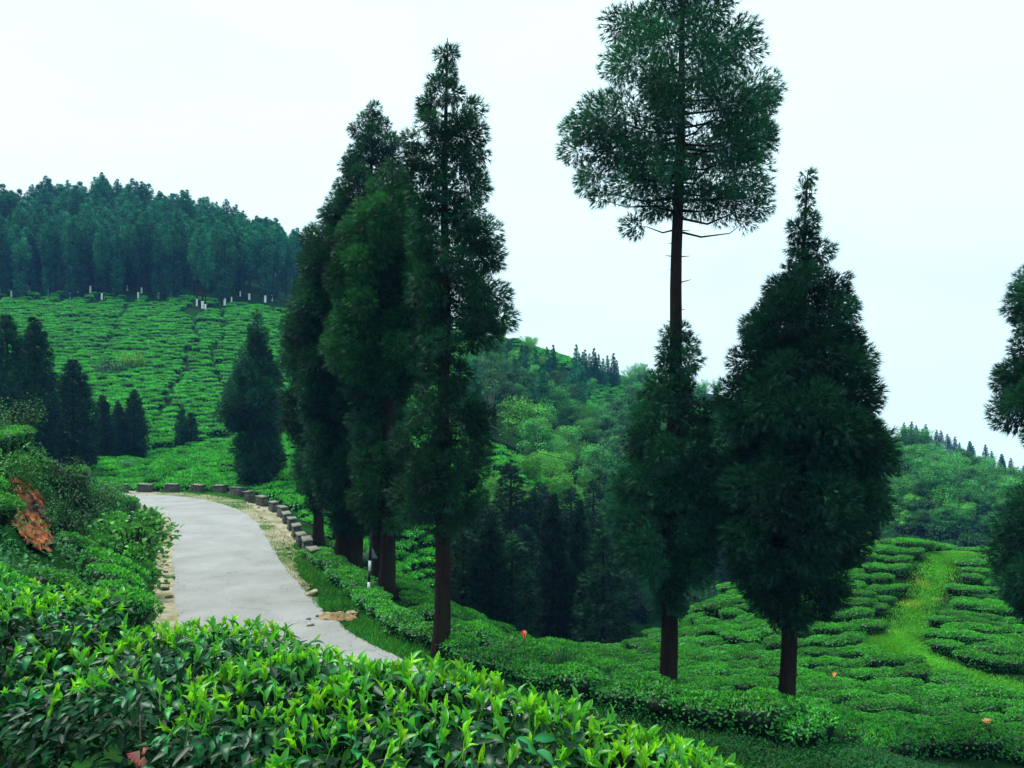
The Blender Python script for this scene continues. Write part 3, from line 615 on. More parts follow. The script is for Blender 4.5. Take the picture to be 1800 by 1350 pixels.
hp = scatter_px(165, -30, 545, 395, 528, 100, 3.4, rf, ok=lambda x, y: True, dlim=(148, 235))
for p in hp:
    far = p[1] > 185
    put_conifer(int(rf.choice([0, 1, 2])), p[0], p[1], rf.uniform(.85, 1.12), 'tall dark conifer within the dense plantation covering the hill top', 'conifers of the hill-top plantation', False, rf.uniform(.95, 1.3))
for X in np.arange(-150, -48, 4.3):
    for dd in (206, 213):
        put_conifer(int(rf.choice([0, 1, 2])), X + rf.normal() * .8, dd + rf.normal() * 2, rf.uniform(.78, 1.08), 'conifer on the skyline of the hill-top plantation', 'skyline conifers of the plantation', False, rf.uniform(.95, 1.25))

# ------------------------------------------------------------------ broadleaf trees and bamboo (shared shapes)
def broadleaf(seed, H, R, base, n=34, m=85, L=0.30, W=0.17, low=0.35, trunk_r=.12, tm=None):
    r = np.random.default_rng(seed); parts = []; tubes = [tube([(0, 0, -.6), (0.05, 0, H * .4), (0, .05, H * .8)], [trunk_r, trunk_r * .8, trunk_r * .3], 7)]
    for i in range(n):
        a = r.uniform(0, 6.28); zf = r.uniform(low, 1); rr_ = R * math.sqrt(max(1 - ((zf - .6) / .48) ** 2, .05)) * r.uniform(.3, .95)
        c = np.array([math.cos(a) * rr_, math.sin(a) * rr_, zf * H]); rc = R * r.uniform(.26, .42)
        o = rand_unit(m, r); o[:, 2] = np.abs(o[:, 2]) * np.where(r.random(m) < .75, 1, -1)
        P = c + o * rc * r.random((m, 1)) ** .35 * [1, 1, .9]
        D = unit(o * [1, 1, .3] + .6 * r.normal(size=(m, 3)))
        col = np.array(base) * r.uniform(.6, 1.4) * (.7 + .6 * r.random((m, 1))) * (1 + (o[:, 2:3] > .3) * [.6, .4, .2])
        parts.append(leaves(P, D, L * r.uniform(.6, 1.3, m), W, col, N=o, r=r))
        tubes.append(tube([(0, 0, H * .45 * r.uniform(.6, 1.2)), c], [trunk_r * .5, .02], 4))
    V, Fc, C, _ = join(parts); V2, F2, C2, _ = join(tubes)
    return mesh('crown', V, Fc, [M_BROAD], col=C), mesh('trunk', V2, F2, [tm or M_BARK])
def bamboo(seed, H, base, n=16, m=150):
    r = np.random.default_rng(seed); parts, tubes = [], []
    for i in range(n):
        a = r.uniform(0, 6.28); h_ = H * r.uniform(.65, 1.05); lean = h_ * r.uniform(.15, .42); b = np.array([r.normal() * .5, r.normal() * .5, -.3])
        t = np.linspace(0, 1, 9); pts = b + np.stack([np.cos(a) * lean * t ** 2.4, np.sin(a) * lean * t ** 2.4, h_ * (t - .16 * t ** 4)], 1)
        tubes.append(tube(pts, .05 * (1 - .85 * t), 4))
        u = .30 + .70 * r.random(m) ** .8; P = np.stack([np.interp(u, t, pts[:, k]) for k in range(3)], 1) + r.normal(size=(m, 3)) * [.45, .45, .32] * (1.15 - .6 * u[:, None])
        D = unit(np.array([math.cos(a) * .35, math.sin(a) * .35, -.25]) + .7 * r.normal(size=(m, 3)))
        col = np.array(base) * r.uniform(.75, 1.3) * (.7 + .6 * r.random((m, 1)))
        parts.append(leaves(P, D, r.uniform(.3, .6, m), .11, col, r=r))
    V, Fc, C, _ = join(parts); V2, F2, C2, _ = join(tubes)
    return mesh('foliage', V, Fc, [M_BROAD], col=C), mesh('culms', V2, F2, [M_TWIG])
BR = [broadleaf(41, 7, 3.0, (0.030, 0.175, 0.048)), broadleaf(42, 6, 3.2, (0.044, 0.220, 0.050)), broadleaf(43, 8, 2.6, (0.018, 0.100, 0.038)), broadleaf(44, 5, 2.6, (0.065, 0.270, 0.050)), broadleaf(47, 7, 2.8, (0.008, 0.046, 0.020), n=44, m=90, low=.12)]  # the last takes a darker leaf colour to stand for ravine shade
BB = [bamboo(45, 8, (0.065, 0.290, 0.085)), bamboo(46, 6.5, (0.085, 0.330, 0.050))]
def put_broad(k, p, s, label, group, sxy=1.0):
    c, tr = BR[k]; t = thing('broadleaf_tree', label, 'tree', (p[0], p[1], p[2] - .1), (0, 0, rng.uniform(0, 6.28)), (s * sxy, s * sxy, s), group)
    obj('trunk', tr, t); obj('crown', c, t, kind='stuff')
def put_bamboo(k, p, s, label, group):
    c, tr = BB[k]; t = thing('bamboo_clump', label, 'bamboo', (p[0], p[1], p[2] - .1), (0, 0, rng.uniform(0, 6.28)), s, group)
    obj('culms', tr, t, kind='stuff'); obj('foliage', c, t, kind='stuff')
rw = np.random.default_rng(77)
# spur in the middle: pale bamboo on the upper left, dark wood below it
for p in scatter_px(16, 800, 965, 585, 665, 90, 3.5, rw, dlim=(120, 185)): put_bamboo(int(rw.integers(2)), p, rw.uniform(.65, 1.0), 'pale feathery bamboo clump high on the middle spur', 'bamboo on the middle spur')
for p in scatter_px(22, 790, 1040, 660, 765, 70, 3.2, rw, ok=lambda x, y: y > 640 + (x - 800) * .22, dlim=(75, 155)): put_broad(int(rw.choice([0, 2, 2])), p, rw.uniform(.6, .95), 'dark broadleaf tree in the wood below the bamboo spur', 'dark wood of the middle spur')
for p in scatter_px(10, 830, 1040, 680, 770, 70, 3.2, rw, dlim=(75, 155)): put_conifer(3, p[0], p[1], rw.uniform(.55, .8), 'pointed conifer standing among the dark wood of the middle spur', 'conifers in the dark wood')
for x, y in [(962, 668), (973, 672), (1018, 676), (1028, 678), (1036, 678), (1044, 680), (1052, 680), (1060, 681), (1068, 682), (1078, 683), (1084, 684), (1013, 668), (1024, 670), (1047, 674)]:
    p = hit(x, y, 90)
    if p: put_conifer(3, p[0], p[1], rw.uniform(.50, .68), 'narrow conifer in the row standing on the middle spur skyline', 'row of conifers on the spur', sxy=.9)
for p in scatter_px(24, 930, 1120, 745, 830, 60, 3.2, rw, dlim=(70, 140)): put_broad(int(rw.choice([0, 1, 3])), p, rw.uniform(.5, .75), 'rounded bright broadleaf tree in the wood below the spur tea field', 'bright wood below the spur')
p = hit(918, 800, 60); put_broad(3, (p[0], p[1], p[2]), 1.15, 'pale leaved umbrella shaped tree standing out before the dark wood', None)
for p in scatter_px(40, 850, 1110, 825, 965, 42, 2.2, rw, ok=lambda x, y: y > 812 + (x < 945) * (945 - x) * 1.2, dlim=(42, 100)): put_bamboo(1, p, rw.uniform(.42, .7), 'bright green bamboo clump at the foot of the tea slope in the ravine', 'bamboo in the ravine')
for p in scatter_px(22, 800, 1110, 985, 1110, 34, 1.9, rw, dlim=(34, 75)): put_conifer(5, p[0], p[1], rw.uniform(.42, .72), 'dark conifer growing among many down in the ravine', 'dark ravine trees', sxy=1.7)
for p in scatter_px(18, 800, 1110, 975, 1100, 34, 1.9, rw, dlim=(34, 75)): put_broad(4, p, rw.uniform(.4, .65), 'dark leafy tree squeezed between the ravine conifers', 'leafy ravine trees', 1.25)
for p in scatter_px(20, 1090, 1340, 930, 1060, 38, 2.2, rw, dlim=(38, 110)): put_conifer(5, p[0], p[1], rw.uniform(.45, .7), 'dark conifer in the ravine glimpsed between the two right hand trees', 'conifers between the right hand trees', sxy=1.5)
for x, y, k in [(945, 960, 3), (908, 945, 3)]:
    p = hit(x, y, 38); 
    if p: put_broad(k, p, .62, 'yellow green leafy tree in the ravine beside the pointed conifer' if x == 945 else 'pale glossy leaved tree in the ravine left of the pointed conifer', None)
for p in scatter_px(14, 1085, 1260, 665, 720, 90, 4, rw, dlim=(110, 260)): put_bamboo(0, p, rw.uniform(.55, .85), 'pale bamboo clump on the far skyline between the two right hand trees', 'far bamboo')
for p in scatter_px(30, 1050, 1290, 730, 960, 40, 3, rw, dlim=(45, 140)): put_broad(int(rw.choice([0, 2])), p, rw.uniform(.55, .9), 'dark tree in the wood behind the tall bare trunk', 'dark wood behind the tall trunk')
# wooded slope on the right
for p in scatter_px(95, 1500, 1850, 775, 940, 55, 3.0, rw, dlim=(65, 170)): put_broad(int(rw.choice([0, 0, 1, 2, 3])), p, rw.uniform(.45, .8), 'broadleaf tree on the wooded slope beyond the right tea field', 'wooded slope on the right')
for p in scatter_px(34, 1500, 1850, 785, 940, 55, 3.5, rw, dlim=(65, 170)): put_bamboo(int(rw.integers(2)), p, rw.uniform(.5, .85), 'feathery bamboo clump on the wooded slope beyond the right tea field', 'bamboo on the right slope')
for p in scatter_px(36, 1470, 1850, 890, 950, 41, 2.4, rw, dlim=(44, 92)): put_broad(int(rw.choice([0, 1, 3])), p, rw.uniform(.4, .7), 'bushy tree just beyond the crest of the right tea field', 'trees beyond the right crest')
for p in scatter_px(64, 1480, 1850, 900, 960, 44, 1.9, rw, dlim=(46, 130)): put_broad(int(rw.choice([0, 1, 2, 3])), p, rw.uniform(.32, .55), 'low tree in the hollow right behind the crest of the right tea field', 'trees in the hollow behind the crest')
for X in np.arange(112, 176, 1.6):
    for q in range(1):
        y_ = 226 + q * 5 + rw.normal() * 1.5; put_conifer(3, X + rw.normal() * .7, y_, rw.uniform(.42, .58), 'small conifer in the line along the farthest ridge on the right', 'conifers on the farthest ridge', sxy=1.15)

# ------------------------------------------------------------------ tea bushes
DARK_T, MID_T, NEW_T = np.array((0.010, 0.115, 0.026)), np.array((0.042, 0.350, 0.030)), np.array((0.165, 0.580, 0.028))
def tea_bush(seed, lx=.62, ly=.46, hz=.62, n=1000, L=.085, W=.044, name='tea_bush', mat=None, young=.22, core=True):
    """flat-topped plucked bush: a near-black solid core under a shell of leaves with paler new shoots on top"""
    r = np.random.default_rng(seed); parts = []
    q = lambda th: 1 + .12 * math.sin(2 * th + seed) + .10 * math.sin(3 * th + seed * 2.1) + .07 * math.sin(5 * th + seed)
    def surf(u, th):   # u 0 centre of the top .. 1 rim .. 2 foot
        k = np.array([q(t) for t in th])
        rr_ = np.where(u < 1, u, 1.0 - .30 * (u - 1) ** 1.5); zz = np.where(u < 1, hz * (1 - .16 * u ** 3 + .05 * np.sin(th * 4 + u * 5 + seed)), hz * .84 * (2 - u))
        return np.stack([np.cos(th) * rr_ * lx * k, np.sin(th) * rr_ * ly * k, zz], 1)
    nu, nt = 8, 14; U = np.linspace(0.02, 2, nu); T = np.linspace(0, 2 * pi, nt, endpoint=False)
    if core:
        V = np.concatenate([surf(np.full(nt, u), T) for u in U]) * [.90, .90, .93] + [0, 0, -.02]
        i, j = np.meshgrid(np.arange(nu - 1), np.arange(nt), indexing='ij'); a, b, c, d = (i * nt + j).ravel(), (i * nt + (j + 1) % nt).ravel(), ((i + 1) * nt + (j + 1) % nt).ravel(), ((i + 1) * nt + j).ravel()
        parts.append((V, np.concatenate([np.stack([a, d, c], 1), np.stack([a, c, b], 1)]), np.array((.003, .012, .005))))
    u = np.where(r.random(n) < .66, np.sqrt(r.random(n)) * 1.05, 1 + .85 * r.random(n)); th = r.uniform(0, 2 * pi, n); P = surf(u, th)
    out = np.stack([np.cos(th), np.sin(th), np.zeros(n)], 1); up = np.clip(1.25 - u, 0, 1)[:, None]
    Nn = unit(out * (1 - up) + np.array([0, 0, 1]) * (up + .3)); D = unit(out * .4 + r.normal(size=(n, 3)) * .75 + Nn * .30)
    P = P - Nn * .03 * r.random((n, 1)) + Nn * .015
    mixv = r.random((n, 1)); C = DARK_T * (1 - mixv) + MID_T * mixv
    parts.append(leaves(P, D, L * r.uniform(.7, 1.3, n), W * r.uniform(.8, 1.2, n), C, N=Nn, r=r))
    m = int(n * young)
    if m:
        u = np.sqrt(r.random(m)); th = r.uniform(0, 2 * pi, m); P = surf(u, th) + [0, 0, .005]
        D = unit(np.stack([r.normal(size=m) * .4, r.normal(size=m) * .4, np.ones(m)], 1)); mixv = r.random((m, 1)) ** 1.5
        parts.append(leaves(P, D, L * .9 * r.uniform(.6, 1.2, m), W * .65, MID_T * (1 - mixv) + NEW_T * mixv, r=r))
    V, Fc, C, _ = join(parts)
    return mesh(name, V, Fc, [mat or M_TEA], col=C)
TB = [tea_bush(100 + i, lx=.60 + .05 * (i % 3), ly=.44 + .04 * (i % 2), hz=.60 + .04 * (i % 4), young=.28 + .10 * (i % 4)) for i in range(8)]
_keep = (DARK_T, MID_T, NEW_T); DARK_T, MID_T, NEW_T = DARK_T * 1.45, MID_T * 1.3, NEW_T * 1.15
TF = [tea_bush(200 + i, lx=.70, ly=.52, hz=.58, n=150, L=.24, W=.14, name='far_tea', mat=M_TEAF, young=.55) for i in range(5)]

PATH = [hit(x, y, 15) for x, y in [(1720, 938), (1690, 950), (1662, 985), (1635, 1030), (1612, 1075), (1592, 1115), (1588, 1150)]]
PATH = np.array([p for p in PATH if p and p[1] < 41.5])[:, :2]; PATH = np.vstack([[(22.6, 39.8), (21.6, 38.9)], PATH])
PATH2 = np.array([hit(x, y, 15)[:2] for x, y in [(1588, 1135), (1640, 1172), (1710, 1196), (1800, 1222), (1900, 1250)]])
PATH3 = np.array([hit(x, y, 15)[:2] for x, y in [(1535, 1138), (1590, 1128)]])
def line_dist(x, y, P):
    best = np.full(len(x), 1e9)
    for a, b in zip(P[:-1], P[1:]):
        ab = b - a; t = np.clip(((x - a[0]) * ab[0] + (y - a[1]) * ab[1]) / (ab @ ab), 0, 1)
        best = np.minimum(best, np.hypot(x - a[0] - t * ab[0], y - a[1] - t * ab[1]))
    return best
def path_dist(x, y):
    x = np.atleast_1d(np.asarray(x, float)); y = np.atleast_1d(np.asarray(y, float))
    return np.minimum(line_dist(x, y, PATH) - .58, np.minimum(line_dist(x, y, PATH2) - .62, line_dist(x, y, PATH3) - .35))

BUSH = []      # (x, y, z, rot, sx, sy, sz, label, group)
rt = np.random.default_rng(91)
def add_bush(x, y, rot, s, label, group, sx=1.0, sz=1.0):
    BUSH.append((x, y, ground1(x, y) - .03, rot, s * sx, s, s * sz, label, group))
# hedge line along the verge, from the guard stones to the right edge of the frame
HEDGE = np.array([hit(x, y, 10)[:2] for x, y in [(556, 985), (600, 1022), (650, 1068), (700, 1108), (760, 1140), (850, 1178), (950, 1212), (1050, 1240), (1180, 1268), (1300, 1290), (1450, 1312), (1600, 1325), (1750, 1335), (1950, 1345)]])
HL = smooth_line(HEDGE, 400); hs = np.r_[0, np.cumsum(np.linalg.norm(np.diff(HL, axis=0), axis=1))]
def hedge_side(x, y):
    """distance beyond the hedge line (positive on the field side)"""
    x = np.atleast_1d(x); y = np.atleast_1d(y); d2 = (x[:, None] - HL[None, :, 0]) ** 2 + (y[:, None] - HL[None, :, 1]) ** 2; k = d2.argmin(1)
    T = unit(np.gradient(HL, axis=0))[k]; sd = (x - HL[k, 0]) * -T[:, 1] + (y - HL[k, 1]) * T[:, 0]
    return np.sqrt(d2[np.arange(len(k)), k]) * np.sign(sd)
s_ = 0.0
while s_ < hs[-1]:
    x, y = np.interp(s_, hs, HL[:, 0]), np.interp(s_, hs, HL[:, 1]); k = min(np.searchsorted(hs, s_), 398); t = HL[k + 1] - HL[k]; ang = math.atan2(t[1], t[0])
    X, Y = to_px(x, y, 0); right = x > 2.0
    add_bush(x + rt.normal() * .06, y + rt.normal() * .06, ang, rt.uniform(.95, 1.15), 'dark tea bush in the hedge line bordering the right hand field' if right else 'tea bush in the low hedge between the grass verge and the roadside conifers', 'right hedge bushes' if right else 'verge hedge bushes', 1.1, rt.uniform(.80, 1.0) if right else rt.uniform(.65, .9))
    s_ += rt.uniform(.85, 1.05)
TREES_XY = np.array([o.location[:2] for o in bpy.data.objects if o.name.startswith('conifer_tree')])
# field rows: left slope, middle and right of the grass path
def rows(x0, x1, y0, y1, row, along, ang, ok, label, group, s0=1.0, jit=.12, sz=1.0):
    ca, sa = math.cos(ang), math.sin(ang); cx, cy_ = (x0 + x1) / 2, (y0 + y1) / 2; R = math.hypot(x1 - x0, y1 - y0) / 2
    v = -R; got = []
    while v < R:
        u = -R + rt.uniform(0, along)
        while u < R:
            vv = v + .45 * wob(np.array(u), np.array(v * .25), .35) + rt.normal() * jit
            x, y = cx + u * ca - vv * sa, cy_ + u * sa + vv * ca
            if x0 < x < x1 and y0 < y < y1: got.append((x, y))
            u += along * rt.uniform(.78, 1.25)
        v += row
    G = np.array(got); m = ok(G[:, 0], G[:, 1]); G = G[m]
    for x, y in G: add_bush(x, y, ang + rt.normal() * .12, s0 * rt.choice([rt.uniform(.8, .95), rt.uniform(.9, 1.1), rt.uniform(1.05, 1.25)]), label, group, rt.uniform(1.1, 1.6), sz * rt.uniform(.9, 1.12))
def right_of_path(x, y):
    k = np.clip((y - PATH[:, 1].min()) / (PATH[:, 1].max() - PATH[:, 1].min() + 1e-6), 0, 1)
    o = np.argsort(PATH[:, 1]); return x > np.interp(y, PATH[o, 1], PATH[o, 0])
base_ok = lambda x, y: (hedge_side(x, y) > .75) & (path_dist(x, y) > .42) & (y < 43.5) & (np.array([((TREES_XY - [a, b]) ** 2).sum(1).min() for a, b in zip(x, y)]) > .55 ** 2)
rows(-9, 7, 19, 37, .74, .74, radians(-38), lambda x, y: base_ok(x, y) & (x < 3.2 + (y - 22) * .1) & (road_dist(x, y) > 4.6) & (y < 36), 'bright tea bush on the slope falling from the roadside conifers to the ravine', 'tea bushes on the left slope', .78)
rows(1, 24, 17, 42, .95, .80, radians(4), lambda x, y: base_ok(x, y) & (x >= 3.2 + (y - 22) * .1) & ~right_of_path(x, y) , 'tea bush in the rows between the tall bare trunk and the grass path', 'tea bushes left of the grass path', .72, .07, .95)
rows(10, 36, 15, 43, .97, .82, radians(-24), lambda x, y: base_ok(x, y) & right_of_path(x, y), 'tea bush in the rows to the right of the grass path', 'tea bushes right of the grass path', .73, .07, .95)
# bank inside the bend
BANK = []
for p in scatter_px(70, -40, 310, 715, 1110, 7, .8, rt, ok=lambda x, y: (x < 215) or (y > 860), dlim=(8, 46), tries=60):
    rd_ = float(road_dist(p[0], p[1])[0]); cp = to_px(*p)
    if -rd_ < 3.1 or (cp[0] > 205 and p[1] < 26) or (-30 < cp[0] < 125 and 815 < cp[1] < 1050): continue
    BANK.append(p); add_bush(p[0], p[1], rt.uniform(0, 6.28), rt.uniform(.65, 1.0), 'tea bush covering the steep bank inside the road bend', 'tea bushes on the bank', 1.0, rt.uniform(.9, 1.2))
# far fields: always part of the mass
FAR = []
def far_rows(poly_ok, x0, x1, y0, y1, row, along, ang, s0):
    ca, sa = math.cos(ang), math.sin(ang); cx, cy_ = (x0 + x1) / 2, (y0 + y1) / 2; R = math.hypot(x1 - x0, y1 - y0) / 2
    got = []
    for v in np.arange(-R, R, row):
        u = np.arange(-R, R, along) + rt.uniform(0, along); u = u + rt.normal(size=len(u)) * .15
        vv = v + .5 * wob(u, np.full(len(u), v * .2), .25) + rt.normal(size=len(u)) * .10
        got.append(np.stack([cx + u * ca - vv * sa, cy_ + u * sa + vv * ca], 1))
    G = np.concatenate(got); G = G[(G[:, 0] > x0) & (G[:, 0] < x1) & (G[:, 1] > y0) & (G[:, 1] < y1)]
    z = ground(G[:, 0], G[:, 1]); m = poly_ok(G[:, 0], G[:, 1], z); G, z = G[m], z[m]
    for (x, y), zz in zip(G, z): FAR.append((x, y, zz - .05, ang + rt.normal() * .15, s0 * rt.uniform(.9, 1.15), s0 * rt.uniform(.85, 1.1), s0 * rt.uniform(.8, 1.25)))
def drains(x, y):
    """narrow footpaths running up the far slope"""
    out = np.zeros(len(x), bool)
    for P in [[(225, 540), (200, 590), (170, 625)], [(340, 545), (345, 600), (330, 640), (300, 690), (285, 740)], [(390, 540), (395, 580), (375, 640), (395, 690)], [(470, 540), (505, 565)], [(60, 560), (200, 565)], [(330, 570), (390, 572)], [(160, 720), (190, 735)]]:
        Q = [hit(a, b, 70) for a, b in P]; Q = np.array([q[:2] for q in Q if q])
        if len(Q) > 1: out |= line_dist(x, y, Q) < .55
    return out
def ok_hill(x, y, z):
    X, Y = to_px(x, y, z); edge = np.interp(x, [-120, -95, -62, -38, -10], [150, 152, 151, 145, 142])
    low = np.interp(X, [100, 250, 420, 560, 700], [806, 800, 764, 742, 730])
    return (y < edge) & (Y < low - 4) & (X > -60) & (X < 830) & ~drains(x, y) & ~np.any([(np.abs(x - q[0]) < 1.3) & (q[1] - y > -1) & (q[1] - y < 5.5) for q in FT], axis=0)
far_rows(ok_hill, -105, 10, 74, 156, 1.30, 1.25, radians(2), 1.08)
def ok_low(x, y, z):
    X, Y = to_px(x, y, z); low = np.interp(X, [100, 250, 420, 560, 700], [806, 800, 764, 742, 730])
    return (Y > low + 6) & (X > 130) & (X < 800) & (road_dist(x, y) > 5.2)
far_rows(ok_low, -46, 0, 36, 90, 1.15, 1.15, radians(12), .92)
def ok_mid(x, y, z):
    X, Y = to_px(x, y, z); return (X > 800) & (X < 975) & (Y < 905) & (Y > 760 + (X - 850) * .62)
far_rows(ok_mid, -8, 8, 50, 82, 1.15, 1.15, radians(-28), .95)
def ok_spur(x, y, z):
    X, Y = to_px(x, y, z); return (X > 985) & (X < 1150) & (Y > 680) & (Y < 735)
far_rows(ok_spur, 8, 45, 125, 185, 1.5, 1.4, radians(-6), 1.1)
def ok_top(x, y, z):
    X, Y = to_px(x, y, z); return (X > 900) & (X < 1010) & (Y < 650)
far_rows(ok_top, -2, 22, 140, 185, 1.5, 1.4, radians(-6), 1.1)

# the 300 that show largest become things, the rest one mass
def seen_size(b):
    X, Y = to_px(b[0], b[1], b[2] + .6)
    if not (-40 < X < 1840 and 0 < Y < 1380): return -1
    return b[4] / b[1]
order = sorted(range(len(BUSH)), key=lambda i: -seen_size(BUSH[i])); solo = set(order[:298])
for i in sorted(solo):
    x, y, z, ro, sx, sy, sz, lab, grp = BUSH[i]
    tx, ty = 0.0, 0.0
    if grp == 'tea bushes on the bank':      # these lean out with the slope
        e = .4; gxx = (ground1(x + e, y) - ground1(x - e, y)) / (2 * e); gyy = (ground1(x, y + e) - ground1(x, y - e)) / (2 * e); tx, ty = .6 * math.atan(gyy), -.6 * math.atan(gxx); ro = 0.0
    obj('tea_bush', TB[i % 8], None, (x, y, z), (rt.normal() * .06 + tx, rt.normal() * .06 + ty, ro), (sx, sy, sz), label=lab, category='tea bush', group=grp)
def instanced(name, rows_, src, **props):
    """one mass of plants: points carrying turn and size, each showing one of the source shapes"""
    A = np.array([r_[:7] for r_ in rows_], float); me = bpy.data.meshes.new(name); me.vertices.add(len(A)); me.vertices.foreach_set('co', A[:, :3].astype(np.float32).ravel())
    a = me.attributes.new('turn', 'FLOAT_VECTOR', 'POINT'); t = np.zeros((len(A), 3), np.float32); t[:, 2] = A[:, 3]; t[:, :2] = rng.normal(size=(len(A), 2)) * .05; a.data.foreach_set('vector', t.ravel())
    a = me.attributes.new('size', 'FLOAT_VECTOR', 'POINT'); a.data.foreach_set('vector', A[:, 4:7].astype(np.float32).ravel())
    a = me.attributes.new('shape', 'INT', 'POINT'); a.data.foreach_set('value', rng.integers(0, len(src), len(A)).astype(np.int32))
    o = obj(name, me, **props)
    c = bpy.data.collections.new(name + '_shapes')
    for k, m in enumerate(src): c.objects.link(bpy.data.objects.new('%s_shape' % name, m))
    ng = bpy.data.node_groups.new(name, 'GeometryNodeTree'); ng.interface.new_socket('Geometry', in_out='INPUT', socket_type='NodeSocketGeometry'); ng.interface.new_socket('Geometry', in_out='OUTPUT', socket_type='NodeSocketGeometry')
    N = ng.nodes.new; L = ng.links.new; gi, go = N('NodeGroupInput'), N('NodeGroupOutput'); ip = N('GeometryNodeInstanceOnPoints'); ci = N('GeometryNodeCollectionInfo'); ci.inputs['Collection'].default_value = c
    ci.inputs['Separate Children'].default_value = True; ci.inputs['Reset Children'].default_value = True; ip.inputs['Pick Instance'].default_value = True
    def att(nm, ty): q = N('GeometryNodeInputNamedAttribute'); q.data_type = ty; q.inputs['Name'].default_value = nm; return q.outputs['Attribute']
    L(gi.outputs[0], ip.inputs['Points']); L(ci.outputs['Instances'], ip.inputs['Instance']); L(att('turn', 'FLOAT_VECTOR'), ip.inputs['Rotation']); L(att('size', 'FLOAT_VECTOR'), ip.inputs['Scale']); L(att('shape', 'INT'), ip.inputs['Instance Index'])
    L(ip.outputs['Instances'], go.inputs[0]); md = o.modifiers.new('plants', 'NODES'); md.node_group = ng
    return o
rest = [BUSH[i] for i in range(len(BUSH)) if i not in solo]
if rest: instanced('tea_field', rest, TB, kind='stuff', label='tea bushes filling the rest of the near field', category='tea field')
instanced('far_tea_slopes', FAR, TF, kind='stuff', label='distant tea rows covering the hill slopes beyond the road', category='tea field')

# shrubby cover in the hollows behind the field crest and between the trunks
UG = []
DARK_T, MID_T, NEW_T = np.array((.012, .075, .026)), np.array((.024, .130, .036)), np.array((.035, .170, .040))
SHR = [tea_bush(260 + i, lx=.62, ly=.56, hz=.75, n=420, L=.14, W=.08, name='valley_shrub', mat=M_BROAD, young=.15) for i in range(3)]
xs = rt.uniform(10, 75, 5200); ys = rt.uniform(50, 125, 5200); zs = ground(xs, ys); qx, qy = to_px(xs, ys, zs)
for x, y, z in zip(*(v[((qx > 1450) & (qx < 1880) & (qy > 880) & (qy < 985)) | ((qx > 1080) & (qx < 1360) & (qy > 900) & (qy < 1090))] for v in (xs, ys, zs))):
    k = rt.uniform(1.1, 2.2); UG.append((x, y, z - .05, rt.uniform(0, 6.28), k, k, k * rt.uniform(.9, 1.5)))
instanced('valley_undergrowth', UG, SHR, kind='stuff', label='low shrubs covering the hollow behind the right tea field', category='undergrowth')

# ------------------------------------------------------------------ grass
def grass(name, P, L, W, C, label, cat='grass', lean=.45):
    n = len(P); r = rng; D = unit(np.stack([r.normal(size=n) * lean, r.normal(size=n) * lean, np.ones(n)], 1)); S = perp(D)
    L = L * r.uniform(.6, 1.35, n)[:, None]; b = unit(D * [1, 1, 0] + 1e-6)
    tip = P + D * L + b * L * .25
    V = np.stack([P - S * W, P + S * W, tip], 1).reshape(-1, 3)
    c = np.repeat(C * r.uniform(.7, 1.3, (n, 1)), 3, 0)
    return obj(name, mesh(name, V, np.arange(n * 3).reshape(-1, 3), [M_GRASS], col=c), kind='stuff', label=label, category=cat)
def along_road(n, a, b, o0, o1):
    k = rng.uniform(near_k(*a), near_k(*b), n); i = np.clip(k.astype(int), 0, NR - 2); u = (k - i)[:, None]; off = rng.uniform(o0, o1, n)
    return i, off, RL[i] * (1 - u) + RL[i + 1] * u + unit(RN[i] * (1 - u) + RN[i + 1] * u) * off[:, None]
def on_ground(x, y, dz=0.0): return np.stack([x, y, ground(x, y) + dz], 1)
# verge
n = 190000; K, off, XY = along_road(n, (-26, 53), (12, 6.2), 2.0, 8.0)
hsd = hedge_side(XY[:, 0], XY[:, 1]); sand = (off < wid[K] + .15 * wob(XY[:, 0], XY[:, 1], 3)) & (rng.random(n) < .86 - .5 * (wob(XY[:, 0], XY[:, 1], 1.6, 4) > .45) - .35 * np.clip(off - wid[K] + .9, 0, 1))
heap = np.hypot(XY[:, 0] - h[0], XY[:, 1] - h[1]) < .75
m = (hsd < .4) & ~sand & ~heap & (rng.random(n) < .35 + .65 * (wob(XY[:, 0], XY[:, 1], 1.3) > -.55)) & ((off < wid[K] + 1.6) | (XY[:, 1] < 34))
XY = XY[m]; c = np.where(rng.random((len(XY), 1)) < .12, np.array([[.16, .28, .03]]), np.array([[.022, .205, .022]])) * (1 + .25 * wob(XY[:, 0], XY[:, 1], 1.1, 8))[:, None]
grass('verge_grass', on_ground(XY[:, 0], XY[:, 1]), 0.13, .011, c, 'short green grass on the outer verge of the road')
# grass path
n = 60000; pts = []
for P, w in ((PATH, .8), (PATH2, .85), (PATH3, .6)):
    Q = smooth_line(P, 60); k = rng.integers(0, 60, n // 3); pts.append(Q[k] + rng.normal(size=(n // 3, 2)) * w * .45)
XY = np.concatenate(pts); m = path_dist(XY[:, 0], XY[:, 1]) < .5; XY = XY[m]
c = np.array([[.090, .37, .030]]) * (1 + .3 * wob(XY[:, 0], XY[:, 1], 1.5))[:, None] + (wob(XY[:, 0], XY[:, 1], 2.3, 8) > .55)[:, None] * [[.10, .04, .01]]
grass('path_grass', on_ground(XY[:, 0], XY[:, 1], .0), 0.09, .016, c * rng.uniform(.6, 1.4, (len(c), 1)), 'bright grass growing on the path through the tea field')
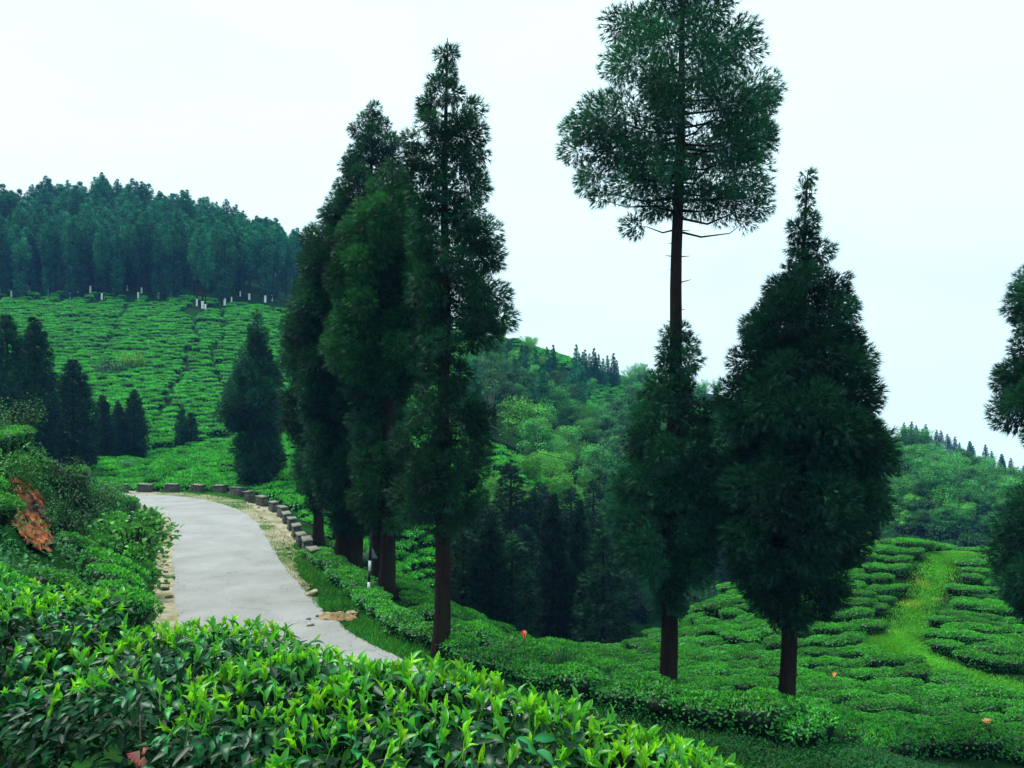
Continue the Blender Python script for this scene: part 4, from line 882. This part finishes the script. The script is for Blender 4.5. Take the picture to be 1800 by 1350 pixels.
# creeping leafy cover between the road and the right hedge
n = 90000; K, off, XY = along_road(n, (-3, 17.6), (14, 5), 2.35, 8.0); hsd = hedge_side(XY[:, 0], XY[:, 1])
m = (hsd < .2) & (rng.random(n) < .3 + .7 * (wob(XY[:, 0], XY[:, 1], 1.2, 4) > -.2)); XY = XY[m]; n = len(XY)
P = on_ground(XY[:, 0], XY[:, 1], 0) + np.stack([np.zeros(n), np.zeros(n), rng.uniform(.02, .16, n)], 1)
V, Fc, C = leaves(P, unit(rng.normal(size=(n, 3)) * [1, 1, .3]), rng.uniform(.04, .08, n), .04, np.array((.010, .085, .020)) * (1 + .5 * wob(XY[:, 0], XY[:, 1], 1.7))[:, None] * rng.uniform(.6, 1.5, (n, 1)), N=np.tile([0, 0, 1.0], (n, 1)))
obj('ground_cover', mesh('ground_cover', V, Fc, [M_BROAD], col=C), kind='stuff', label='low creeping leaves between the road and the hedge', category='ground cover')
# leafy undergrowth clothing the bank inside the bend
n = 105000; X = rng.uniform(-34, -4, n); Y = rng.uniform(7, 47, n); rd = road_dist(X, Y); Z = ground(X, Y); QX, QY = to_px(X, Y, Z)
m = (rd < -2.9) & (rd > -16) & (Z > .15) & ~((np.abs(QX - 52 - (QY - 915) * .4) < 16 + 14 * wob(X, Y, 2.6)) & (QY > 830) & (QY < 985)) & (QX > -80) & (QX < 330); X, Y, Z = X[m], Y[m], Z[m]; n = len(X)
hh = np.clip(.28 + .30 * wob(X, Y, 1.3) + .16 * wob(X, Y, 3.1, 8), .04, .8) * rng.random(n) ** .5
P = np.stack([X, Y, Z + hh], 1); tone = (1 + .45 * wob(X, Y, .8, 4))[:, None]
V, Fc, C = leaves(P, unit(rng.normal(size=(n, 3)) + [.2, -.3, .3]), rng.uniform(.07, .15, n), rng.uniform(.03, .06, n), np.array((.016, .120, .026)) * np.clip(tone, .35, 1.8) * rng.uniform(.55, 1.5, (n, 1)), N=unit(np.tile([.3, -.4, 1.0], (n, 1))))
obj('bank_undergrowth', mesh('bank_undergrowth', V, Fc, [M_BROAD], col=C), kind='stuff', label='leafy undergrowth clothing the bank inside the bend', category='undergrowth')
# fallen leaves and grit along the margins of the road
n = 2600; K, off, XY = along_road(n, (-28, 53.6), (6, 10.3), -2.0, 2.0); m = np.abs(off) > 2.0 - .55 * rng.random(n) ** 2 * 2.2; XY = XY[m]; n = len(XY)
P = np.column_stack([XY, np.full(n, .041)]); a = rng.uniform(0, 6.28, n)
V, Fc, C = leaves(P, np.stack([np.cos(a), np.sin(a), np.full(n, .06)], 1), rng.uniform(.025, .08, n), rng.uniform(.012, .035, n), np.where(rng.random((n, 1)) < .5, [[.10, .065, .03]], [[.05, .07, .03]]) * rng.uniform(.5, 1.6, (n, 1)), N=np.tile([0, 0, 1.0], (n, 1)))
obj('leaf_litter', mesh('leaf_litter', V, Fc, [M_BROAD], col=C), kind='stuff', label='fallen leaves and grit along the road margins', category='leaf litter')
# long-bladed grass tussocks
def tussock(seed, n=170):
    r = np.random.default_rng(seed); parts = []
    a = r.uniform(0, 6.28, n); L = r.uniform(.35, .75, n); lean = r.uniform(.1, .75, n)
    t = np.array([0, .35, .7, 1.0]); V, Fc = [], []
    for i in range(n):
        d = np.array([math.cos(a[i]), math.sin(a[i]), 0]); s = np.array([-d[1], d[0], 0]); b = np.array([r.normal() * .10, r.normal() * .10, 0])
        c = b + np.outer(t ** 1.4 * lean[i] * L[i], d) + np.outer(L[i] * (t - .38 * lean[i] * t ** 2.5), [0, 0, 1]); w = .011 * (1 - t ** 2) + .001
        k = len(V) * 8; V.append(np.concatenate([c - s * w[:, None], c + s * w[:, None]])); Fc += [(k + j, k + j + 1, k + j + 5, k + j + 4) for j in range(3)]
    C = np.repeat(np.where(r.random((n, 1)) < .08, [[.16, .17, .06]], [[.022, .115, .040]]) * r.uniform(.6, 1.4, (n, 1)), 8, 0)
    return mesh('grass_tussock', np.concatenate(V), np.array(Fc), [M_GRASS], col=C)
TU = [tussock(i) for i in range(3)]
for i, (x, y, s, lab) in enumerate([(700, 1120, 1.1, 'long bladed grass tussock beside the verge hedge'), (735, 1135, .8, 'small grass tussock at the foot of the roadside conifer'), (960, 1205, 1.0, 'grass tussock before the dark hollow in the hedge'), (990, 1188, 1.1, 'tall grass tussock leaning over the hedge, right of the hollow'), (1060, 1225, 1.0, 'grass tussock against the hedge left of the tall bare trunk'), (900, 1190, .9, 'grass tussock right of the roadside conifer'), (1366, 1290, .9, 'grass tussock under the broad conical conifer'), (870, 1172, .7, 'small tussock on the edge of the left tea slope'), (1020, 1210, .8, 'pale streaked grass tussock in the middle of the hedge')]):
    q = hit(x, y, 10); obj('grass_tussock', TU[i % 3], None, (q[0], q[1], q[2] - .02), (0, 0, i * 1.3), s, label=lab, category='grass', group='grass tussocks along the hedge')

# ------------------------------------------------------------------ red earth scar, sapling and shrubs on the bank
q = hit(62, 925, 8); n = 30; t = np.linspace(-1, 1, n); X, Y = np.meshgrid(t, t)
sx = np.array([hit(54 + a * 36 + b * 26, 915 + b * 74, 8) for a, b in zip(X.ravel(), Y.ravel())])
V = sx + np.array([0.05, -.08, .12]) + rng.normal(size=sx.shape) * .035
keep = (X.ravel() ** 2 + Y.ravel() ** 2) < .9 + .25 * wob(X.ravel() * 3, Y.ravel() * 3, 1.4)
i, j = np.meshgrid(np.arange(n - 1), np.arange(n - 1), indexing='ij'); a = (i * n + j).ravel(); qd = np.stack([a, a + 1, a + n + 1, a + n], 1); qd = qd[keep[qd].all(1)]
obj('earth_scar', mesh('earth_scar', V, qd, [M_RED], smooth=True), kind='structure')

def shrub(name, label, cat, foot, H, R, base, seed, L=.11, W=.07, n=16, m=60, trunk=.03, low=.35):
    r = np.random.default_rng(seed); t = thing(name, label, cat, foot)
    tubes = [tube([(0, 0, -.2), (.03, 0, H * .45), (.0, .03, H * .85)], [trunk, trunk * .8, trunk * .3], 7)]; parts = []
    for i in range(n):
        a = r.uniform(0, 6.28); zf = r.uniform(low, 1.0); rr_ = R * math.sqrt(max(1 - ((zf - .68) / .42) ** 2, .04)) * r.uniform(.35, 1)
        c = np.array([math.cos(a) * rr_, math.sin(a) * rr_, zf * H]); tubes.append(tube([(0, 0, H * low * r.uniform(.8, 1.2)), c * [.5, .5, 1] + [0, 0, -.06], c], [trunk * .5, trunk * .35, .004], 5))
        P = c + r.normal(size=(m, 3)) * R * .17; D = unit(unit(P - [0, 0, H * .6]) * .6 + .6 * r.normal(size=(m, 3)) + [0, 0, -.1])
        parts.append(leaves(P, D, L * r.uniform(.6, 1.3, m), W * r.uniform(.8, 1.2, m), np.array(base) * r.uniform(.6, 1.5) * r.uniform(.7, 1.3, (m, 1)), N=np.tile([0, 0, 1.], (m, 1)), r=r))
    V, Fc, C, _ = join(tubes); obj('stem', mesh('stem', V, Fc, [M_BARK]), t); V, Fc, C, _ = join(parts); obj('foliage', mesh('foliage', V, Fc, [M_BROAD], col=C), t, kind='stuff')
f = px(240, 1092, 21.5); shrub('sapling', 'broad leaved sapling with pale green leaves at the inner edge of the road', 'sapling', (f[0], f[1], ground1(f[0], f[1])), EYE - (905 - HZ) / F * 21.5 - ground1(f[0], f[1]), 1.05, (.045, .215, .035), 61, .17, .13, 20, 42, .05, .45)
f = hit(120, 800, 10); shrub('shrub', 'leafy shrub with upright pale sprigs on the crest of the bank', 'shrub', f, 1.6, 1.0, (.050, .180, .030), 62, .13, .06, 24, 50, .03, .2)
f = hit(150, 850, 10); shrub('shrub', 'dark leafy shrub hanging down the bank below the pale sprigged one', 'shrub', f, 1.2, 1.2, (.016, .085, .026), 63, .12, .06, 22, 60, .03, .1)
for i_, (x_, y_, H_, R_, b_, lab_) in enumerate([(20, 770, 1.1, 1.1, (.03, .15, .03), 'low leafy shrub at the top of the bank by the left edge'), (70, 790, 1.2, 1.0, (.022, .12, .028), 'leafy shrub on the bank crest left of the pale sprigged one'), (10, 880, .9, .9, (.03, .17, .03), 'bright bush at the left edge beside the red earth'), (115, 940, 1.0, 1.0, (.014, .075, .024), 'dark fern like bush right of the red earth'), (150, 905, 1.0, 1.0, (.014, .08, .026), 'dark leafy bush midway down the bank'), (190, 900, 1.0, 1.1, (.022, .13, .03), 'rounded green bush on the bank above the road'), (120, 875, 1.0, .9, (.012, .06, .022), 'darkest bush in the fold of the bank above the red earth'), (215, 1010, .9, .9, (.014, .08, .026), 'dark bush behind the sapling')]):
    f = hit(x_, y_, 8); shrub('shrub', lab_, 'shrub', f, H_, R_, b_, 80 + i_, .11, .05, 22, 70, .02, .08)
f = hit(225, 830, 50); shrub('shrub', 'low green bush at the left end of the guard stones', 'shrub', f, 1.1, 1.0, (.03, .17, .05), 64, .14, .06, 18, 50, .03, .1)
f = hit(232, 655, 80); shrub('shrub', 'yellow green bush alone in the far tea slope', 'shrub', f, 2.0, 1.6, (.09, .27, .03), 65, .35, .2, 20, 40, .05, .2)
f = hit(198, 660, 80); shrub('shrub', 'dark patch of scrub beside the yellow green bush in the far tea slope', 'shrub', f, 1.5, 2.2, (.012, .05, .03), 66, .35, .2, 20, 40, .05, .1)
f = hit(862, 775, 55); c, tr = broadleaf(67, 8, 1.0, (.03, .12, .05), n=8, m=40, low=.6, trunk_r=.10, tm=M_CAP); t = thing('slender_tree', 'slender pale trunked tree standing at the top of the ravine tea slope', 'tree', f); obj('trunk', tr, t); obj('crown', c, t, kind='stuff')

# ------------------------------------------------------------------ overhead wires
def wire(a, b, sag, label):
    t = np.linspace(0, 1, 40)[:, None]; P = np.array(a) * (1 - t) + np.array(b) * t; P[:, 2] -= sag * 4 * (t * (1 - t))[:, 0]
    V, Fc, C = tube(P, np.full(40, .022), 5); obj('overhead_wire', mesh('overhead_wire', V, Fc, [M_WIRE]), label=label, category='wire')
wire(px(1380, 838, 58), px(2050, 945, 58), .3, 'thin dark overhead wire crossing the wooded slope at the right')
wire(px(790, 742, 62), px(1200, 838, 62), .8, 'thin overhead wire sagging across the ravine in the middle distance')

# ------------------------------------------------------------------ flowers
def flower_mesh(name, n, L, W, col, mat, seed, cup=.5):
    r = np.random.default_rng(seed); V, Fc, C = [], [], []
    for i in range(n):
        a = 2 * pi * i / n + r.normal() * .2; d = np.array([math.cos(a), math.sin(a), 0]); s = np.array([-d[1], d[0], 0]); t = np.array([0, .35, .7, 1.0]); w = W * np.array([.15, .8, 1.0, .25])
        c = np.outer(t * L * (1 - cup), d) + np.outer(t * L * cup + .15 * L * np.sin(t * 3), [0, 0, 1]) + r.normal() * .01
        k = len(V) * 12; ridge = np.outer(w * .25, [0, 0, 1.0]); V.append(np.concatenate([c - s * w[:, None] / 2, c - ridge, c + s * w[:, None] / 2]))
        for j in range(3): Fc += [(k + j, k + j + 1, k + j + 5, k + j + 4), (k + 4 + j, k + 5 + j, k + 9 + j, k + 8 + j)]
        C.append(np.tile(np.array(col[i % len(col)]), (12, 1)))
    return mesh(name, np.concatenate(V), np.array(Fc), [mat], col=np.concatenate(C))
M_PETAL = leaf_mat('petal', .5, .35, .3, .1)
def flower(label, p, L, W, cols, seed, n=6, tilt=(0, 0, 0), stem=.6, cup=.6):
    t = thing('flower', label, 'flower', (p[0], p[1], p[2]))
    V, Fc, C = tube([(0, 0, -.05), (0.02, 0, stem * .5), (0, 0, stem)], [.012, .01, .008], 6); obj('stem', mesh('stem', V, Fc, [M_TWIG]), t)
    o = obj('petals', flower_mesh('petals', n, L, W, cols, M_PETAL, seed, cup), t, (0, 0, stem), tilt)
q = hit(921, 1128, 15, h=.55); flower('red flower with pale edge rising above the left tea slope', q, .26, .13, [(.75, .06, .03), (.80, .45, .40)], 71, stem=.62, cup=.75)
q = hit(1467, 1194, 15, h=.5); flower('small apricot flower over a dark gap in the tea rows', q, .19, .11, [(.80, .36, .10), (.80, .50, .22)], 72, stem=.56, cup=.7)
q = hit(1734, 1288, 12, h=.6); flower('pale orange blossom on the hedge in the lower right corner', q, .16, .12, [(.80, .34, .12), (.80, .50, .30)], 73, stem=.82, cup=.35)

# ------------------------------------------------------------------ nearest tea bushes, leaf by leaf
def leaf_blade(seed, L, W, curl, fold, wave=.0):
    """one leaf along +X, face up, pointed tip, folded at the midrib"""
    r = np.random.default_rng(seed); t = np.linspace(0, 1, 7); w = W * np.sin(pi * np.clip(t * .97 + .03, 0, 1) ** .85) ** .9 * .5; w[0] = .0025; w[-1] = .001
    x = L * (t - .18 * curl * t ** 2); z = L * (.10 * np.sin(pi * t * .9) - curl * .42 * t ** 2.2); wv = wave * W * np.sin(t * 9 + r.random() * 6)
    A = np.stack([x, -w, z + fold * w + wv], 1); B = np.stack([x, 0 * w, z - .0008], 1); Cc = np.stack([x, w, z + fold * w - wv], 1); V = np.concatenate([A, B, Cc]); Fc = []
    for j in range(6): Fc += [(j, j + 1, j + 8), (j, j + 8, j + 7), (7 + j, 8 + j, j + 15), (7 + j, j + 15, j + 14)]
    return V, np.array(Fc)
def rotz_tilt(V, az, el):
    c, s = math.cos(el), math.sin(el); V = V @ np.array([[c, 0, s], [0, 1, 0], [-s, 0, c]]); c, s = math.cos(az), math.sin(az); return V @ np.array([[c, s, 0], [-s, c, 0], [0, 0, 1]])
LEAF = []
for i in range(8):
    r = np.random.default_rng(300 + i); V, Fc = leaf_blade(300 + i, r.uniform(.085, .115), r.uniform(.034, .046), r.uniform(.25, .95), r.uniform(.15, .55), .03)
    base = np.array((.009, .088, .024)) * r.uniform(.6, 1.5); mid = np.zeros((len(V), 1)); mid[7:14] = 1
    LEAF.append(mesh('leaf', V, Fc, [M_FG], col=base * (1 + .8 * mid), smooth=True))
SHOOT = []
for i in range(7):
    r = np.random.default_rng(330 + i); parts = []; Ht = r.uniform(.03, .055); k = 2 + i % 3
    yc = [np.array((.060, .300, .022)), np.array((.180, .480, .014)), np.array((.110, .400, .018))][i % 3]; yc = yc * r.uniform(.85, 1.15)
    V, Fc, C = tube([(0, 0, -.05), (.002, 0, Ht * .5), (0, 0, Ht)], [.0022, .0018, .0012], 4); parts.append((V, Fc, yc * .7))
    for j in range(k):
        V, Fc = leaf_blade(j, r.uniform(.052, .078) * (1 - .12 * j), r.uniform(.019, .027) * (1 - .1 * j), r.uniform(-.1, .35), .6)
        el = radians(min(r.uniform(40, 74) + 7 * j, 86)); V = rotz_tilt(V, j * 2.3 + r.normal() * .3, el) + [0, 0, Ht * (.2 + .8 * j / k)]; parts.append((V, Fc, yc * (.85 + .15 * j) * (1.0 if j else np.array((.75, .9, 1.2)))))
    V, Fc, C, _ = join(parts); SHOOT.append(mesh('shoot', V, Fc, [M_YOUNG], col=C, smooth=True))
def near_bush(label, cx, cy_, rx, ry, zt, seed, ang, n_leaf=298, n_shoot=250, n_fill=3600, young=1.0, zdrop=.55, tip=0.0):
    r = np.random.default_rng(seed); g = ground1(cx, cy_); t = thing('tea_bush', label, 'tea bush', (cx, cy_, g), (0, 0, ang), group='nearest tea bushes'); top = zt - g
    lift = lambda x, y: .05 * wob(x * 3 + seed, y * 3, 1.1) + .03 * wob(x * 7, y * 7 + seed, 1.0, 8)
    def surf(u, th):
        k = 1 + .10 * np.sin(2 * th + seed) + .08 * np.sin(3 * th + seed * 1.7)
        rad = np.where(u < 1, u, 1 - .18 * (u - 1) ** 1.6); x = np.cos(th) * rad * rx * k; y = np.sin(th) * rad * ry * k
        z = np.where(u < 1, top - .10 * u ** 2.5 + lift(x, y) + tip * x, top - .10 - (u - 1) * zdrop + lift(x, y) * .5 + tip * x)
        return np.stack([x, y, z], 1), np.stack([np.cos(th), np.sin(th), 0 * th], 1)
    # leaves facing the open side and the top are picked for the single leaves
    def sample(n, top_share):
        tp = r.random(n) < top_share; u = np.where(tp, np.sqrt(r.random(n)), 1 + r.random(n)); th = r.uniform(0, 2 * pi, n); P, O = surf(u, th); return P, O, u, th
    P, O, u, th = sample(n_leaf, .68); jit = r.normal(size=(n_leaf, 3))
    for i in range(n_leaf):
        az = th[i] + r.normal() * .9; el = radians(r.uniform(-35, 40)) if u[i] < 1 else radians(r.uniform(-10, 55))
        obj('leaf', LEAF[int(r.integers(8))], t, P[i] + O[i] * .01 + [0, 0, -.01 * r.random()], (radians(r.normal() * 22), el, az), r.uniform(.55, 1.05))
    P, O, u, th = sample(n_shoot, .93)
    for i in range(n_shoot):
        out = .25 if u[i] < .85 else .6
        obj('shoot', SHOOT[int(r.integers(7))], t, P[i] + [0, 0, .01 + .02 * r.random()], (r.normal() * .25 - O[i][1] * out, r.normal() * .25 + O[i][0] * out, r.uniform(0, 6.28)), r.uniform(.55, 1.2) * (1.25 if r.random() < .12 else 1))
    # fill beneath: leaves in the mass of the bush, coloured darker for shaded gaps
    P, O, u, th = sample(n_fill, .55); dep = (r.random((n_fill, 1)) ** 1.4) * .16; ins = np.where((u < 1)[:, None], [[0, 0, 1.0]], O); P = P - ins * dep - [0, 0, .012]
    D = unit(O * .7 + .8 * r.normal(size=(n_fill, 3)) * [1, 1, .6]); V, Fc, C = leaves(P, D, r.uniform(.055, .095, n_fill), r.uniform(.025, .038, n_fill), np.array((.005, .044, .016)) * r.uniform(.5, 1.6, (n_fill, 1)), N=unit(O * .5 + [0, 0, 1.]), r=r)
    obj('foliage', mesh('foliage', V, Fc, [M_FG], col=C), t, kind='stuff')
    for i in range(14):
        a = r.uniform(0, 6.28); q = .75 * math.sqrt(r.random()); e = np.array([math.cos(a) * rx * q, math.sin(a) * ry * q, top - .12]); b = np.array([r.normal() * .08, r.normal() * .08, -.05]); mid = (b + e) / 2 + [r.normal() * .06, r.normal() * .06, -.05]
        V, Fc, C = tube([b, mid, e], [.012, .008, .004], 6); obj('stem', mesh('stem', V, Fc, [M_TWIG]), t)
    return t
near_bush('tea bush at the left edge of the foreground, dark side turned to the viewer', -2.75, 4.15, .78, .55, 5.60, 401, radians(-18))
near_bush('foreground tea bush second from the left, in front of the sapling', -1.62, 3.72, .72, .55, 5.53, 402, radians(-24))
near_bush('foreground tea bush in front of the road surface', -.82, 3.22, .62, .52, 5.53, 403, radians(-26))
near_bush('foreground tea bush below the roadside conifer, covered in bright shoots', -.26, 2.92, .60, .50, 5.57, 404, radians(-28), n_shoot=270)
near_bush('foreground tea bush at the right end of the row with the brightest shoots', .32, 2.64, .50, .42, 5.47, 405, radians(-30), n_shoot=280)
near_bush('low foreground tea bush at the bottom of the frame right of the pink flower', -.62, 2.55, .52, .34, 5.38, 406, radians(-20))
# pink veined flower low in the left bush
def fan(seed, R, a0, a1):
    n = 12; th = np.linspace(a0, a1, n); V = [(0, 0, 0)] + [(math.cos(a) * R * (1 + .06 * (k % 2)), .012 * (k % 2), math.sin(a) * R) for k, a in enumerate(th)] + [(math.cos(a) * R * .55, .008 * (k % 2), math.sin(a) * R * .55) for k, a in enumerate(th)]
    Fc, C = [], [(.75, .55, .58)]
    for k in range(n - 1): Fc += [(0, 1 + n + k, 2 + n + k), (1 + n + k, 1 + k, 2 + k), (1 + n + k, 2 + k, 2 + n + k)]
    C += [(.75, .03, .18) if k % 3 else (.80, .55, .60) for k in range(n)] + [(.78, .16, .30) if k % 2 else (.82, .62, .66) for k in range(n)]
    return mesh('petal', np.array(V), np.array(Fc), [M_PETAL], col=np.array(C))
p = px(247, 1318, 3.05); t = thing('flower', 'pink and white veined flower hanging low in the left foreground bush', 'flower', p)
obj('petal', fan(1, .055, radians(195), radians(262)), t, (0, -.005, 0)); obj('petal', fan(2, .05, radians(235), radians(300)), t, (.01, .01, -.028), (0.2, .2, .3)); obj('petal', fan(3, .035, radians(265), radians(330)), t, (.004, .012, .004), (.3, 0, .5))
V, Fc, C = tube([(0, 0, 0), (-.01, .02, .05), (-.03, .06, .11)], [.003, .003, .003], 5); obj('stem', mesh('stem', V, Fc, [M_TWIG]), t)
for i, (x0, y0, x1, y1, d, lab) in enumerate([(310, 1330, 418, 1318, 3.1, 'bare dry twig sticking out of the foreground tea below the road'), (102, 1128, 212, 1136, 4.0, 'bare pale twig lying across the top of the left foreground bush'), (630, 1345, 655, 1330, 2.7, 'broken pale twig end among leaves at the bottom of the frame')]):
    a, b = np.array(px(x0, y0, d)), np.array(px(x1, y1, d - .05)); V, Fc, C = tube([a, (a + b) / 2 + [0, 0, .012], b], [.004, .0035, .002], 6, caps=True); obj('twig', mesh('twig', V, Fc, [M_TWIG]), label=lab, category='twig')

# ------------------------------------------------------------------ haze
V, Fc, C = box(-450, 450, -50, 550, -135, 92); m_h, nt, out = new_mat('haze'); pv = nt.nodes.new('ShaderNodeVolumePrincipled')
pv.inputs['Color'].default_value = (0.16, 0.42, 1.0, 1); pv.inputs['Density'].default_value = 0.00034; pv.inputs['Anisotropy'].default_value = 0.0
nt.links.new(pv.outputs['Volume'], out.inputs['Volume'])
hz_ = obj('haze', mesh('haze', V, Fc, [m_h]), kind='stuff')
